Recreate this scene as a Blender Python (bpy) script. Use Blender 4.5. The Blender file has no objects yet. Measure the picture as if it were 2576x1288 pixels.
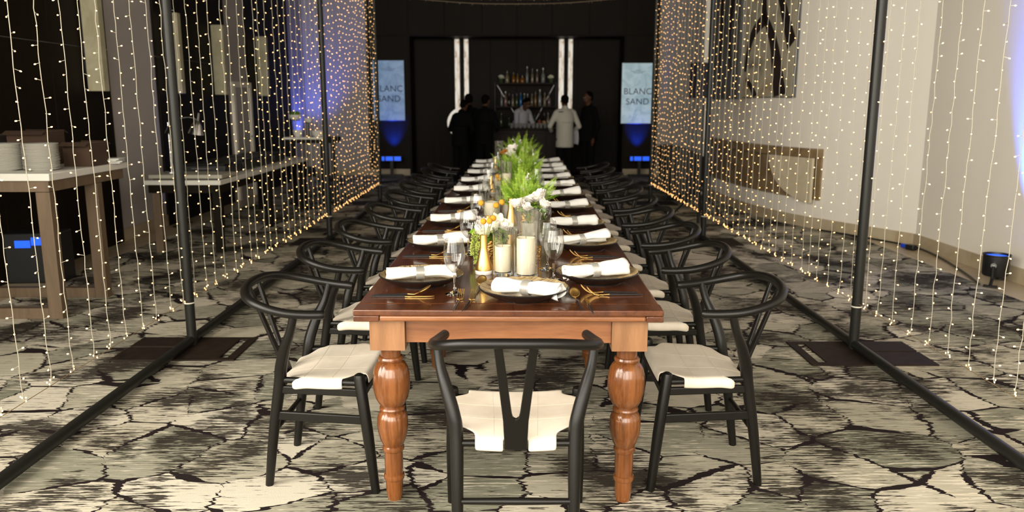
import bpy, bmesh, math, random
from mathutils import Vector, Matrix, noise as mnoise
random.seed(7)
R = math.radians
sc = bpy.context.scene
C = sc.collection
PI = math.pi

# ------------------------------------------------------------------ camera
HC = 1.467
cam_d = bpy.data.cameras.new('camera'); cam = bpy.data.objects.new('camera', cam_d); C.objects.link(cam)
cam.location = (0, 0, HC); cam.rotation_euler = (R(90 - 10.88), 0, 0)
cam_d.sensor_width = 36.0; cam_d.lens = 28.0
cam_d.dof.use_dof = True; cam_d.dof.focus_distance = 3.25; cam_d.dof.aperture_fstop = 2.8
cam_d.clip_start = 0.05; cam_d.clip_end = 100
sc.camera = cam
# ------------------------------------------------------------------ world, colour, exposure
w = bpy.data.worlds.new('world'); sc.world = w; w.use_nodes = True
w.node_tree.nodes['Background'].inputs[0].default_value = (0.75, 0.85, 1.0, 1)
w.node_tree.nodes['Background'].inputs[1].default_value = 1.0
vs = sc.view_settings
vs.view_transform = 'Standard'; vs.look = 'None'; vs.gamma = 1.0; vs.use_curve_mapping = False
vs.exposure = -0.42
sc.cycles.transparent_max_bounces = 48
sc.cycles.max_bounces = 10
sc.cycles.sample_clamp_indirect = 3.0
# ------------------------------------------------------------------ daylight lamps set in unseen windows, guessed behind and left of the camera
def area(name, loc, rot, sx, sy, power, col):
    l = bpy.data.lights.new(name, 'AREA'); l.shape = 'RECTANGLE'; l.size = sx; l.size_y = sy
    l.energy = power; l.color = col
    o = bpy.data.objects.new(name, l); C.objects.link(o); o.location = loc; o.rotation_euler = rot
    return o
DAY = (1.0, 0.94, 0.82)
for i, (wx, pw) in enumerate(((-2.65, 470), (0.0, 390), (2.65, 250))):
    area('window_daylight', (wx, -2.93, 2.55), (R(76), 0, 0), 2.2, 4.1, pw, DAY)
for wy, pw in ((-1.55, 470), (0.75, 540)):
    area('window_daylight', (-4.12, wy, 2.55), (R(78), 0, R(-90)), 2.1, 4.1, pw, DAY)

# ================================================================== materials
MATS = {}
def principled(name, col, rough=0.5, metal=0.0, coat=0.0, spec=0.5, emis=None, estr=0.0, sss=0.0):
    m = bpy.data.materials.new(name); m.use_nodes = True
    b = m.node_tree.nodes['Principled BSDF']
    b.inputs['Base Color'].default_value = (*col, 1); b.inputs['Roughness'].default_value = rough
    b.inputs['Metallic'].default_value = metal; b.inputs['Coat Weight'].default_value = coat
    b.inputs['Coat Roughness'].default_value = 0.08
    b.inputs['Specular IOR Level'].default_value = spec
    if emis:
        b.inputs['Emission Color'].default_value = (*emis, 1); b.inputs['Emission Strength'].default_value = estr
    if sss:
        b.inputs['Subsurface Weight'].default_value = sss; b.inputs['Subsurface Radius'].default_value = (0.02, 0.012, 0.006)
    MATS[name] = m
    return m
class NT:
    def __init__(s, m): s.t = m.node_tree; s.b = s.t.nodes['Principled BSDF']
    def n(s, typ, **kw):
        nd = s.t.nodes.new(typ)
        for k, v in kw.items(): setattr(nd, k, v)
        return nd
    def l(s, a, b): s.t.links.new(a, b)
    def coord(s, scale=(1, 1, 1), rot=(0, 0, 0), out='Object'):
        tc = s.n('ShaderNodeTexCoord'); mp = s.n('ShaderNodeMapping')
        mp.inputs['Scale'].default_value = scale; mp.inputs['Rotation'].default_value = rot
        s.l(tc.outputs[out], mp.inputs['Vector']); return mp.outputs['Vector']
    def noise(s, vec, scale=1.0, detail=3.0, rough=0.55, dist=0.0):
        nd = s.n('ShaderNodeTexNoise'); nd.inputs['Scale'].default_value = scale; nd.inputs['Detail'].default_value = detail
        nd.inputs['Roughness'].default_value = rough; nd.inputs['Distortion'].default_value = dist
        s.l(vec, nd.inputs['Vector']); return nd.outputs[0]
    def ramp(s, fac, stops, interp='LINEAR'):
        r = s.n('ShaderNodeValToRGB'); r.color_ramp.interpolation = interp
        e = r.color_ramp.elements
        while len(e) < len(stops): e.new(0.5)
        for i, (p, c) in enumerate(stops):
            e[i].position = p; e[i].color = (*c, 1) if len(c) == 3 else c
        s.l(fac, r.inputs[0]); return r.outputs[0]
    def math(s, op, a, b=None, c=None, clamp=False):
        nd = s.n('ShaderNodeMath', operation=op); nd.use_clamp = clamp
        for i, v in enumerate((a, b, c)):
            if v is None: continue
            if isinstance(v, (int, float)): nd.inputs[i].default_value = v
            else: s.l(v, nd.inputs[i])
        return nd.outputs[0]
    def mix(s, fac, a, b):
        nd = s.n('ShaderNodeMix', data_type='RGBA')
        for sock, v in ((nd.inputs[0], fac), (nd.inputs[6], a), (nd.inputs[7], b)):
            if isinstance(v, (int, float)): sock.default_value = v
            elif isinstance(v, tuple): sock.default_value = (*v, 1)
            else: s.l(v, sock)
        return nd.outputs[2]
    def bump(s, h, strength=0.2, dist=0.01):
        b = s.n('ShaderNodeBump'); b.inputs['Strength'].default_value = strength; b.inputs['Distance'].default_value = dist
        s.l(h, b.inputs['Height']); s.l(b.outputs[0], s.b.inputs['Normal'])
    def color(s, c): s.l(c, s.b.inputs['Base Color'])

def wood(name, c0, c1, rough, coat=0.0, scale=(9, 1.2, 9), bands=(0.3, 0.7), spec=0.5):
    m = principled(name, c0, rough, coat=coat, spec=spec); t = NT(m)
    v = t.coord(scale); f = t.noise(v, 2.0, 5, 0.6, 0.6)
    v2 = t.coord(tuple(a * 5 for a in scale)); f2 = t.noise(v2, 3.0, 3, 0.6)
    ff = t.math('ADD', t.math('MULTIPLY', f, 0.75), t.math('MULTIPLY', f2, 0.25))
    t.color(t.ramp(ff, [(bands[0], c0), (bands[1], c1)])); t.bump(f2, 0.06, 0.003)
    return m
wood('table_top_wood', (0.046, 0.0125, 0.0055), (0.125, 0.040, 0.015), 0.24, coat=0.45, scale=(10, 0.9, 10))  # dark mahogany stain, deepened to hold the top's weaker grazing light
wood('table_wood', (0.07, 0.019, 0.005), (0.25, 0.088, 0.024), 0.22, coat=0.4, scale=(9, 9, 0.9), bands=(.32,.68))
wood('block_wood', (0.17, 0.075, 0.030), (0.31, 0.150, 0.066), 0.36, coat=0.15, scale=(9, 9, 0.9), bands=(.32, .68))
wood('apron_wood', (0.12, 0.040, 0.014), (0.30, 0.120, 0.045), 0.34, coat=0.2, scale=(1.0, 6, 9))  # wood of the top, made lighter to hold the front light
wood('dark_wood', (0.0055, 0.0033, 0.0010), (0.011, 0.0068, 0.0024), 0.55, scale=(9, 9, 0.6), spec=0.12)
wood('bar_wood', (0.007, 0.003, 0.0012), (0.016, 0.006, 0.0025), 0.5, scale=(9, 9, 0.6), spec=0.12)
wood('oak_leg', (0.095, 0.062, 0.035), (0.16, 0.108, 0.063), 0.55, scale=(7, 7, 0.8))
# black chair lacquer
m = principled('black_chair', (0.0052, 0.0045, 0.0034), 0.38, spec=0.30); t = NT(m)
t.bump(t.noise(t.coord((30, 30, 6)), 3, 3), 0.05, 0.002)
# cream seat fabric
m = principled('seat_fabric', (0.68, 0.60, 0.49), 0.85); t = NT(m)
f = t.noise(t.coord((1, 1, 1)), 9, 3); t.color(t.ramp(f, [(0.3, (0.62, 0.54, 0.43)), (0.7, (0.74, 0.66, 0.55))]))
t.bump(t.noise(t.coord((1, 1, 1)), 400, 1), 0.15, 0.002)
principled('seat_seam', (0.58, 0.50, 0.39), 0.9)
# pipe metal
m = principled('pipe_metal', (0.012, 0.012, 0.010), 0.40, metal=0.0, spec=0.3); t = NT(m)
t.bump(t.noise(t.coord((40, 40, 6)), 2, 3), 0.06, 0.002)
m = principled('base_steel', (0.015, 0.009, 0.006), 0.7, metal=0.0, spec=0.2); t = NT(m)
t.color(t.ramp(t.noise(t.coord((5, 5, 5)), 3, 4), [(0.35, (0.011, 0.0065, 0.004)), (0.7, (0.022, 0.013, 0.008))]))
principled('tie_white', (0.7, 0.66, 0.55), 0.5)
principled('string_cord', (0.35, 0.32, 0.25), 0.5)
m = principled('bulb_glow', (0.9, 0.75, 0.5), 0.3, emis=(1.0, 0.50, 0.16), estr=9.5)
m.cycles.emission_sampling = 'NONE'
principled('ceiling_cord', (0.20, 0.13, 0.06), 0.5)
# walls
def plaster(name, col, rough=0.8, var=0.06):
    m = principled(name, col, rough, spec=0.25); t = NT(m)
    f = t.noise(t.coord((1, 1, 1)), 0.8, 4)
    t.color(t.ramp(f, [(0.3, tuple(c * (1 - var) for c in col)), (0.7, tuple(min(1, c * (1 + var)) for c in col))]))
    t.bump(t.noise(t.coord((1, 1, 1)), 180, 2), 0.05, 0.002); return m
plaster('plaster_cream', (0.84, 0.79, 0.70), var=.03)
plaster('plaster_grey', (0.42, 0.385, 0.36))
plaster('ceiling_dark', (0.10, 0.09, 0.075))
m = principled('beige_marble', (0.45, 0.36, 0.23), 0.35); t = NT(m)
f = t.noise(t.coord((1, 1, 1)), 2.2, 6, 0.65, 1.2)
t.color(t.ramp(f, [(0.3, (0.34, 0.26, 0.155)), (0.5, (0.46, 0.37, 0.24)), (0.7, (0.52, 0.44, 0.31))]))
m = principled('pale_marble', (0.6, 0.52, 0.37), 0.35); t = NT(m)
f = t.noise(t.coord((1, 1, 1)), 2.2, 6, 0.65, 1.2)
t.color(t.ramp(f, [(0.3, (0.50, 0.42, 0.28)), (0.7, (0.66, 0.58, 0.42))]))
m = principled('brown_marble', (0.24, 0.16, 0.08), 0.35); t = NT(m)
f = t.noise(t.coord((1, 1, 2)), 2.0, 6, 0.65, 1.2)
t.color(t.ramp(f, [(0.3, (0.17, 0.11, 0.055)), (0.55, (0.26, 0.18, 0.09)), (0.75, (0.33, 0.24, 0.13))]))
m = principled('pale_onyx', (0.42, 0.38, 0.25), 0.5); t = NT(m)
f = t.noise(t.coord((1, 1, 1)), 3.0, 5, 0.6, 1.0)
t.color(t.ramp(f, [(0.3, (0.34, 0.31, 0.19)), (0.7, (0.50, 0.46, 0.32))]))
# ---- carpet
m = principled('carpet', (0.4, 0.36, 0.28), 0.95, spec=0.1); t = NT(m)
base = t.coord((1, 1, 1))
sep = t.n('ShaderNodeSeparateXYZ'); t.l(base, sep.inputs[0])
tear = t.noise(t.coord((1.2, 48, 1)), 1.0, 2, 0.5)
big = t.noise(base, 1.6, 2, 0.5)
cx = t.math('ADD', sep.outputs[0], t.math('MULTIPLY', t.math('SUBTRACT', tear, 0.5), 0.085))
cx = t.math('ADD', cx, t.math('MULTIPLY', big, 0.35))
cmb = t.n('ShaderNodeCombineXYZ'); t.l(t.math('MULTIPLY', cx, 2.8), cmb.inputs[0]); t.l(t.math('MULTIPLY', sep.outputs[1], 2.9), cmb.inputs[1])
vor = t.n('ShaderNodeTexVoronoi', feature='DISTANCE_TO_EDGE'); vor.inputs['Scale'].default_value = 1.0; t.l(cmb.outputs[0], vor.inputs['Vector'])
cell = t.n('ShaderNodeTexVoronoi', feature='F1'); cell.inputs['Scale'].default_value = 1.0; t.l(cmb.outputs[0], cell.inputs['Vector'])
vor.inputs['Randomness'].default_value = cell.inputs['Randomness'].default_value = 0.85
wid = t.math('MULTIPLY', t.math('SUBTRACT', t.noise(base, 4.3, 2, 0.5), 0.36), 0.135, clamp=True)
line = t.math('LESS_THAN', vor.outputs['Distance'], wid)
sepc = t.n('ShaderNodeSeparateColor'); t.l(cell.outputs['Color'], sepc.inputs[0])
st1 = t.noise(t.coord((7.0, 88, 1)), 1.0, 3, 0.7)
st2 = t.noise(t.coord((4.0, 52, 1), rot=(0, 0, 0.0)), 1.5, 3, 0.65)
mask = t.noise(base, 1.9, 3, 0.55)
dk = t.math('ADD', st1, t.math('MULTIPLY', t.math('SUBTRACT', mask, 0.47), 1.05))
dark = t.ramp(dk, [(0.555, (0, 0, 0)), (0.585, (1, 1, 1))])
tone = t.math('ADD', t.math('MULTIPLY', sepc.outputs[0], 0.55), t.math('MULTIPLY', st2, 0.6))
basec = t.ramp(tone, [(0.25, (0.165, 0.165, 0.118)), (0.42, (0.29, 0.275, 0.21)), (0.60, (0.44, 0.40, 0.305)), (0.80, (0.57, 0.52, 0.42))])
light = t.ramp(t.math('ADD', st2, t.math('MULTIPLY', t.math('SUBTRACT', big, 0.5), 0.7)), [(0.60, (0, 0, 0)), (0.64, (1, 1, 1))])
basec = t.mix(t.math('MULTIPLY', light, 0.8), basec, (0.70, 0.63, 0.50))
dcol = t.ramp(st2, [(0.35, (0.013, 0.009, 0.008)), (0.7, (0.04, 0.033, 0.023))])
c1 = t.mix(t.math('MULTIPLY', dark, 0.95), basec, dcol)
c2 = t.mix(line, c1, (0.016, 0.0105, 0.0105))
t.color(c2); t.bump(t.noise(base, 260, 2, 0.7), 0.35, 0.004)
# tabletop things
m = principled('plate_black', (0.012, 0.010, 0.009), 0.25)
m = principled('plate_bark', (0.2, 0.13, 0.05), 0.38, metal=0.1); t = NT(m)
f = t.noise(t.coord((13, 115, 13), rot=(0, 0, 0.35)), 1.6, 5, 0.7, 0.6)
t.color(t.ramp(f, [(0.34, (0.03, 0.018, 0.009)), (0.42, (0.20, 0.125, 0.05)), (0.52, (0.46, 0.33, 0.16)), (0.72, (0.66, 0.54, 0.33))]))
t.bump(f, 0.8, 0.006)
m = principled('plate_well', (0.22, 0.19, 0.15), 0.22, metal=0.15); t = NT(m)
f = t.noise(t.coord((6, 14, 6), rot=(0, 0, 0.35)), 2, 4, 0.6)
t.color(t.ramp(f, [(0.35, (0.16, 0.12, 0.08)), (0.65, (0.42, 0.38, 0.32))]))
m = principled('linen', (0.70, 0.685, 0.65), 0.9, spec=0.15); t = NT(m)
t.bump(t.noise(t.coord((1, 1, 1)), 500, 1), 0.12, 0.001)
m = principled('ring_silver', (0.46, 0.44, 0.40), 0.3, metal=0.5)
principled('gold', (0.83, 0.52, 0.17), 0.34, metal=1.0)
m = principled('gold_hammered', (0.70, 0.42, 0.13), 0.3, metal=1.0); t = NT(m)
v = t.n('ShaderNodeTexVoronoi'); v.inputs['Scale'].default_value = 90; t.l(t.coord(), v.inputs['Vector']); t.bump(v.outputs['Distance'], 0.7, 0.004)
principled('cutlery_black', (0.009, 0.008, 0.008), 0.35)
m = principled('wax', (0.78, 0.70, 0.54), 0.5, sss=0.1)
principled('wick', (0.25, 0.22, 0.16), 0.8)
principled('white_ceramic', (0.72, 0.70, 0.64), 0.25)
principled('vase_base_white', (0.75, 0.70, 0.64), 0.4)
m = principled('billy_yellow', (0.72, 0.36, 0.02), 0.8); t = NT(m)
v = t.n('ShaderNodeTexVoronoi'); v.inputs['Scale'].default_value = 600; t.l(t.coord(), v.inputs['Vector'])
t.color(t.ramp(v.outputs['Distance'], [(0.0, (0.88, 0.52, 0.03)), (0.7, (0.50, 0.21, 0.008))])); t.bump(v.outputs['Distance'], 0.6, 0.003)
principled('stem_green', (0.18, 0.19, 0.05), 0.6)
def leafmat(name, c0, c1, rough=0.5):
    m = principled(name, c0, rough); t = NT(m)
    f = t.noise(t.coord(), 25, 2); t.color(t.ramp(f, [(0.3, c0), (0.7, c1)]))
    m.node_tree.nodes['Principled BSDF'].inputs['Subsurface Weight'].default_value = 0.0
    return m
leafmat('fern_green', (0.07, 0.17, 0.008), (0.20, 0.36, 0.02))
leafmat('fern_light', (0.20, 0.36, 0.025), (0.44, 0.58, 0.08))
leafmat('amaranth_green', (0.20, 0.26, 0.03), (0.40, 0.44, 0.09), 0.7)
leafmat('petal_white', (0.80, 0.74, 0.66), (0.90, 0.86, 0.79), 0.7)
leafmat('petal_green_white', (0.66, 0.66, 0.46), (0.84, 0.83, 0.70), 0.7)
leafmat('petal_orange', (0.40, 0.12, 0.015), (0.62, 0.26, 0.04), 0.7)
def glass(name, tint=(0.985, 0.985, 0.975), edge=(0.28, 0.28, 0.26), boost=1.5):
    m = bpy.data.materials.new(name); m.use_nodes = True; nt = m.node_tree; nt.nodes.clear()
    out = nt.nodes.new('ShaderNodeOutputMaterial'); mx = nt.nodes.new('ShaderNodeMixShader')
    tr = nt.nodes.new('ShaderNodeBsdfTransparent'); gl = nt.nodes.new('ShaderNodeBsdfGlossy'); gl.inputs['Roughness'].default_value = 0.02
    fr = nt.nodes.new('ShaderNodeFresnel'); fr.inputs[0].default_value = 1.45
    lw = nt.nodes.new('ShaderNodeLayerWeight'); lw.inputs[0].default_value = 0.5
    rp = nt.nodes.new('ShaderNodeValToRGB'); rp.color_ramp.elements[0].color = (*tint, 1); rp.color_ramp.elements[0].position = 0.70
    rp.color_ramp.elements[1].color = (*edge, 1); rp.color_ramp.elements[1].position = 0.97
    mu = nt.nodes.new('ShaderNodeMath'); mu.operation = 'MULTIPLY'; mu.inputs[1].default_value = boost; mu.use_clamp = True
    mn = nt.nodes.new('ShaderNodeMath'); mn.operation = 'MINIMUM'; mn.inputs[1].default_value = 0.42
    L = nt.links.new
    L(lw.outputs['Facing'], rp.inputs[0]); L(rp.outputs[0], tr.inputs[0]); L(fr.outputs[0], mu.inputs[0])
    L(mu.outputs[0], mn.inputs[0]); L(mn.outputs[0], mx.inputs[0]); L(tr.outputs[0], mx.inputs[1]); L(gl.outputs[0], mx.inputs[2]); L(mx.outputs[0], out.inputs[0])
    MATS[name] = m; return m
glass('clear_glass', edge=(0.16, 0.16, 0.14), boost=2.2)
glass('cylinder_glass', tint=(0.95, 0.955, 0.94), edge=(0.25, 0.26, 0.23), boost=4.2)
m = principled('thick_glass', (1, 1, 1), 0.0); m.node_tree.nodes['Principled BSDF'].inputs['Transmission Weight'].default_value = 1.0; m.node_tree.nodes['Principled BSDF'].inputs['IOR'].default_value = 1.48
glass('window_glass', boost=0.5)
principled('cardboard', (0.048, 0.024, 0.011), 0.85)
principled('box_dark', (0.03, 0.018, 0.012), 0.8)
principled('paper', (0.66, 0.65, 0.60), 0.9)
principled('slab_white', (0.66, 0.64, 0.57), 0.5)
principled('tray_stone', (0.36, 0.34, 0.27), 0.5)
principled('black_plastic', (0.008, 0.008, 0.008), 0.45)
principled('black_metal', (0.012, 0.012, 0.012), 0.4, metal=0.4)
principled('chrome', (0.75, 0.75, 0.75), 0.18, metal=1.0)
principled('brace_metal', (0.22, 0.22, 0.22), 0.35, metal=1.0)
principled('blue_lens', (0.02, 0.05, 0.3), 0.3, emis=(0.02, 0.12, 1.0), estr=2.2)
principled('blue_bar', (0.02, 0.08, 0.5), 0.3, emis=(0.015, 0.12, 1.0), estr=1.3)
principled('blue_plug', (0.01, 0.05, 0.5), 0.4)
m = principled('glow_strip', (0.6, 0.55, 0.48), 0.4); t = NT(m)
f = t.noise(t.coord((6, 6, 2.2)), 2.2, 4, 0.6, 0.8)
cc = t.ramp(f, [(0.36, (0.30, 0.17, 0.08)), (0.46, (0.80, 0.70, 0.56)), (0.6, (1.0, 0.95, 0.86))])
t.l(cc, t.b.inputs['Emission Color']); t.b.inputs['Emission Strength'].default_value = 0.8  # brightness of the wall strips and ring is put into the emission
def screen(name, ca, cb, s):
    m = principled(name, (0.05, 0.05, 0.05), 0.3); t = NT(m)
    f = t.noise(t.coord((1, 1, 1)), 3.5, 6, 0.62, 1.4); c = t.ramp(f, [(0.36, ca), (0.56, cb)])
    t.l(c, t.b.inputs['Emission Color']); t.b.inputs['Emission Strength'].default_value = s
screen('screen_blue', (0.08, 0.20, 0.36), (0.17, 0.30, 0.50), 0.8)
screen('screen_white', (0.30, 0.44, 0.47), (0.46, 0.60, 0.63), 0.9)
principled('screen_ink', (0.01, 0.012, 0.02), 0.6)
principled('screen_ink_soft', (0.12, 0.18, 0.25), 0.6)
m = principled('painting', (0.4, 0.35, 0.25), 0.6); t = NT(m)
tc = t.coord((1, 1, 1))
nz = t.noise(tc, 1.7, 5, 0.6, 0.8)
t.color(t.ramp(nz, [(0.32, (0.16, 0.15, 0.12)), (0.45, (0.40, 0.36, 0.26)), (0.58, (0.50, 0.45, 0.33)), (0.70, (0.33, 0.23, 0.12))]))
m = principled('paint_dark', (0.018, 0.011, 0.007), 0.5); t = NT(m)
t.color(t.ramp(t.noise(t.coord(), 3, 4), [(0.4, (0.012, 0.008, 0.006)), (0.65, (0.035, 0.018, 0.009)), (0.8, (0.12, 0.045, 0.012))]))
principled('paint_grey', (0.13, 0.125, 0.11), 0.6)
principled('painting_edge', (0.10, 0.10, 0.10), 0.5)
principled('armchair_leather', (0.018, 0.014, 0.010), 0.5)
principled('skin', (0.075, 0.030, 0.014), 0.55, spec=0.2)
principled('hair_black', (0.003, 0.0025, 0.002), 0.9, spec=0.05)
principled('suit_black', (0.003, 0.003, 0.003), 0.9, spec=0.1)
principled('jacket_white', (0.46, 0.44, 0.38), 0.85)
principled('shirt_white', (0.38, 0.37, 0.40), 0.85)
principled('eye_white', (0.6, 0.58, 0.55), 0.4)
BOTC = {'clear': (0.30, 0.31, 0.29), 'pink': (0.32, 0.18, 0.15), 'amber': (0.38, 0.14, 0.02), 'green': (0.07, 0.12, 0.04), 'blue': (0.01, 0.22, 0.75),
        'gold': (0.38, 0.22, 0.05), 'cream': (0.34, 0.28, 0.18), 'dark': (0.025, 0.015, 0.01), 'mauve': (0.20, 0.13, 0.13)}
for k, c in BOTC.items(): principled('bottle_' + k, tuple(q * .6 for q in c), 0.12)
principled('bottle_label_red', (0.35, 0.07, 0.03), 0.6); principled('bottle_label_cream', (0.42, 0.28, 0.12), 0.6)

# ================================================================== mesh helpers
class MB:
    def __init__(s): s.v = []; s.f = []
    def add(s, vs, fs):
        o = len(s.v); s.v += [tuple(p) for p in vs]; s.f += [tuple(i + o for i in f) for f in fs]; return s
    def box(s, c, d, rz=0.0, M=None):
        hx, hy, hz = d[0] / 2, d[1] / 2, d[2] / 2
        vs = [Vector((sx * hx, sy * hy, sz * hz)) for sz in (-1, 1) for sy in (-1, 1) for sx in (-1, 1)]
        m = Matrix.Rotation(rz, 3, 'Z') if M is None else M
        vs = [m @ p + Vector(c) for p in vs]
        return s.add(vs, [(0, 2, 3, 1), (4, 5, 7, 6), (0, 1, 5, 4), (2, 6, 7, 3), (0, 4, 6, 2), (1, 3, 7, 5)])
    def bx(s, x0, x1, y0, y1, z0, z1): return s.box(((x0 + x1) / 2, (y0 + y1) / 2, (z0 + z1) / 2), (x1 - x0, y1 - y0, z1 - z0))
    def tube(s, pts, r, n=8, caps=True, flat=None, up=None):
        pts = [Vector(p) for p in pts]; N = len(pts)
        rs = r if isinstance(r, (list, tuple)) else [r] * N
        tan = []
        for i in range(N):
            a = pts[max(i - 1, 0)]; b = pts[min(i + 1, N - 1)]; d = (b - a); tan.append(d.normalized() if d.length > 1e-9 else Vector((0, 0, 1)))
        u = Vector(up) if up else Vector((0, 0, 1))
        if abs(u.dot(tan[0])) > 0.95: u = Vector((1, 0, 0))
        vs = []; fs = []
        for i in range(N):
            u = (u - tan[i] * u.dot(tan[i])).normalized(); w2 = tan[i].cross(u)
            k = flat[i] if isinstance(flat, (list, tuple)) else (flat or 1.0)
            for j in range(n):
                a = 2 * PI * (j + 0.5) / n
                vs.append(pts[i] + (u * math.sin(a) * k + w2 * math.cos(a)) * rs[i])
        for i in range(N - 1):
            for j in range(n):
                a = i * n + j; b = i * n + (j + 1) % n
                fs.append((a, b, b + n, a + n))
        if caps:
            fs.append(tuple(reversed(range(n)))); fs.append(tuple(range((N - 1) * n, N * n)))
        return s.add(vs, fs)
    def lathe(s, prof, n=24, c=(0, 0, 0), lobes=None, close=False):
        vs = []; fs = []; N = len(prof)
        for i, p in enumerate(prof):
            for j in range(n):
                a = 2 * PI * j / n; r = p[0]
                if lobes and len(p) > 2 and p[2]: r *= 1 - p[2] * (abs(math.sin(a * lobes / 2)) < 0.2)
                vs.append((c[0] + r * math.cos(a), c[1] + r * math.sin(a), c[2] + p[1]))
        for i in range(N - 1):
            for j in range(n):
                a = i * n + j; b = i * n + (j + 1) % n
                fs.append((a, b, b + n, a + n))
        if not close:
            if prof[0][0] > 1e-5: fs.append(tuple(reversed(range(n))))
            if prof[-1][0] > 1e-5: fs.append(tuple(range((N - 1) * n, N * n)))
        return s.add(vs, fs)
    def ell(s, c, r, n=12, m=8, M=None):
        vs = []; fs = []
        for i in range(m + 1):
            th = PI * i / m
            for j in range(n):
                ph = 2 * PI * j / n
                p = Vector((r[0] * math.sin(th) * math.cos(ph), r[1] * math.sin(th) * math.sin(ph), -r[2] * math.cos(th)))
                if M: p = M @ p
                vs.append(p + Vector(c))
        for i in range(m):
            for j in range(n):
                a = i * n + j; b = i * n + (j + 1) % n
                fs.append((a, b, b + n, a + n))
        return s.add(vs, fs)
    def mesh(s, name, mat, smooth=True, angle=40):
        me = bpy.data.meshes.new(name); me.from_pydata(s.v, [], s.f); me.validate(verbose=False)
        bm = bmesh.new(); bm.from_mesh(me); bmesh.ops.remove_doubles(bm, verts=bm.verts, dist=1e-6); bmesh.ops.recalc_face_normals(bm, faces=bm.faces)
        bm.to_mesh(me); bm.free()
        if smooth:
            me.polygons.foreach_set('use_smooth', [True] * len(me.polygons))
            me.set_sharp_from_angle(angle=R(angle))
        if mat: me.materials.append(MATS[mat])
        return me
    def build(s, name, mat, parent=None, bevel=0.0, smooth=True, loc=None, rz=0.0, angle=40):
        o = bpy.data.objects.new(name, s.mesh(name, mat, smooth, angle)); C.objects.link(o)
        if parent: o.parent = parent
        if loc: o.location = loc
        if rz: o.rotation_euler.z = rz
        if bevel:
            b = o.modifiers.new('bevel', 'BEVEL'); b.width = bevel; b.segments = 2; b.limit_method = 'ANGLE'; b.angle_limit = R(50)
        return o
def tag(o, label, cat, group=None, kind=None):
    if label: o['label'] = label
    if cat: o['category'] = cat
    if group: o['group'] = group
    if kind: o['kind'] = kind
    return o
def thing(name, label, cat, loc=(0, 0, 0), rz=0.0, group=None):
    o = bpy.data.objects.new(name, None); C.objects.link(o); o.location = loc; o.rotation_euler.z = rz; o.empty_display_size = 0.05
    return tag(o, label, cat, group)
def struct(o): o['kind'] = 'structure'; return o
CH = {}
def tree(o):
    return [(c, tree(c)) for c in o.children]
def dup(o, loc, rz, label=None, group=None, scale=None, tr=None):
    if tr is None: tr = tree(o)
    c = o.copy(); C.objects.link(c); c.location = loc; c.rotation_euler.z = rz
    if scale: c.scale = (scale,) * 3
    if label: c['label'] = label
    if group: c['group'] = group
    def rec(lst, par):
        for a, sub in lst:
            b = a.copy(); C.objects.link(b); b.parent = par; rec(sub, b)
    rec(tr, c); return c
def inst(me, name, parent=None, loc=(0, 0, 0), rot=(0, 0, 0), scale=(1, 1, 1)):
    o = bpy.data.objects.new(name, me); C.objects.link(o); o.parent = parent
    o.location = loc; o.rotation_euler = rot; o.scale = scale; return o
def smooth_pts(P, n=6):
    P = [Vector(p) for p in P]; out = []
    for i in range(len(P) - 1):
        p0 = P[max(i - 1, 0)]; p1 = P[i]; p2 = P[i + 1]; p3 = P[min(i + 2, len(P) - 1)]
        for k in range(n):
            u = k / n
            out.append(0.5 * ((2 * p1) + (p2 - p0) * u + (2 * p0 - 5 * p1 + 4 * p2 - p3) * u * u + (3 * p1 - p0 - 3 * p2 + p3) * u ** 3))
    out.append(P[-1]); return out
ORD = ['first', 'second', 'third', 'fourth', 'fifth', 'sixth', 'seventh', 'eighth', 'ninth', 'tenth', 'eleventh', 'twelfth', 'thirteenth', 'fourteenth',
       'fifteenth', 'sixteenth', 'seventeenth', 'eighteenth', 'nineteenth', 'twentieth', 'twenty-first', 'twenty-second', 'twenty-third']

# ================================================================== setting
ZC = 5.0
struct(MB().bx(-3.85, 3.85, -3.0, 16.5, -0.05, 0.0).build('floor', 'carpet', smooth=False))
struct(MB().bx(3.85, 5.6, -3.0, 17.2, -0.05, -0.001).build('floor_marble_right', 'beige_marble', smooth=False))
struct(MB().bx(-4.3, -3.85, -3.0, 17.2, -0.05, -0.001).build('floor_marble_left', 'beige_marble', smooth=False))
struct(MB().bx(-3.85, 3.85, 16.5, 17.4, -0.05, -0.001).build('floor_bar', 'dark_wood', smooth=False))
struct(MB().bx(-4.4, 5.7, -3.2, 17.5, ZC, ZC + 0.1).build('ceiling', 'ceiling_dark', smooth=False))
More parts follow.
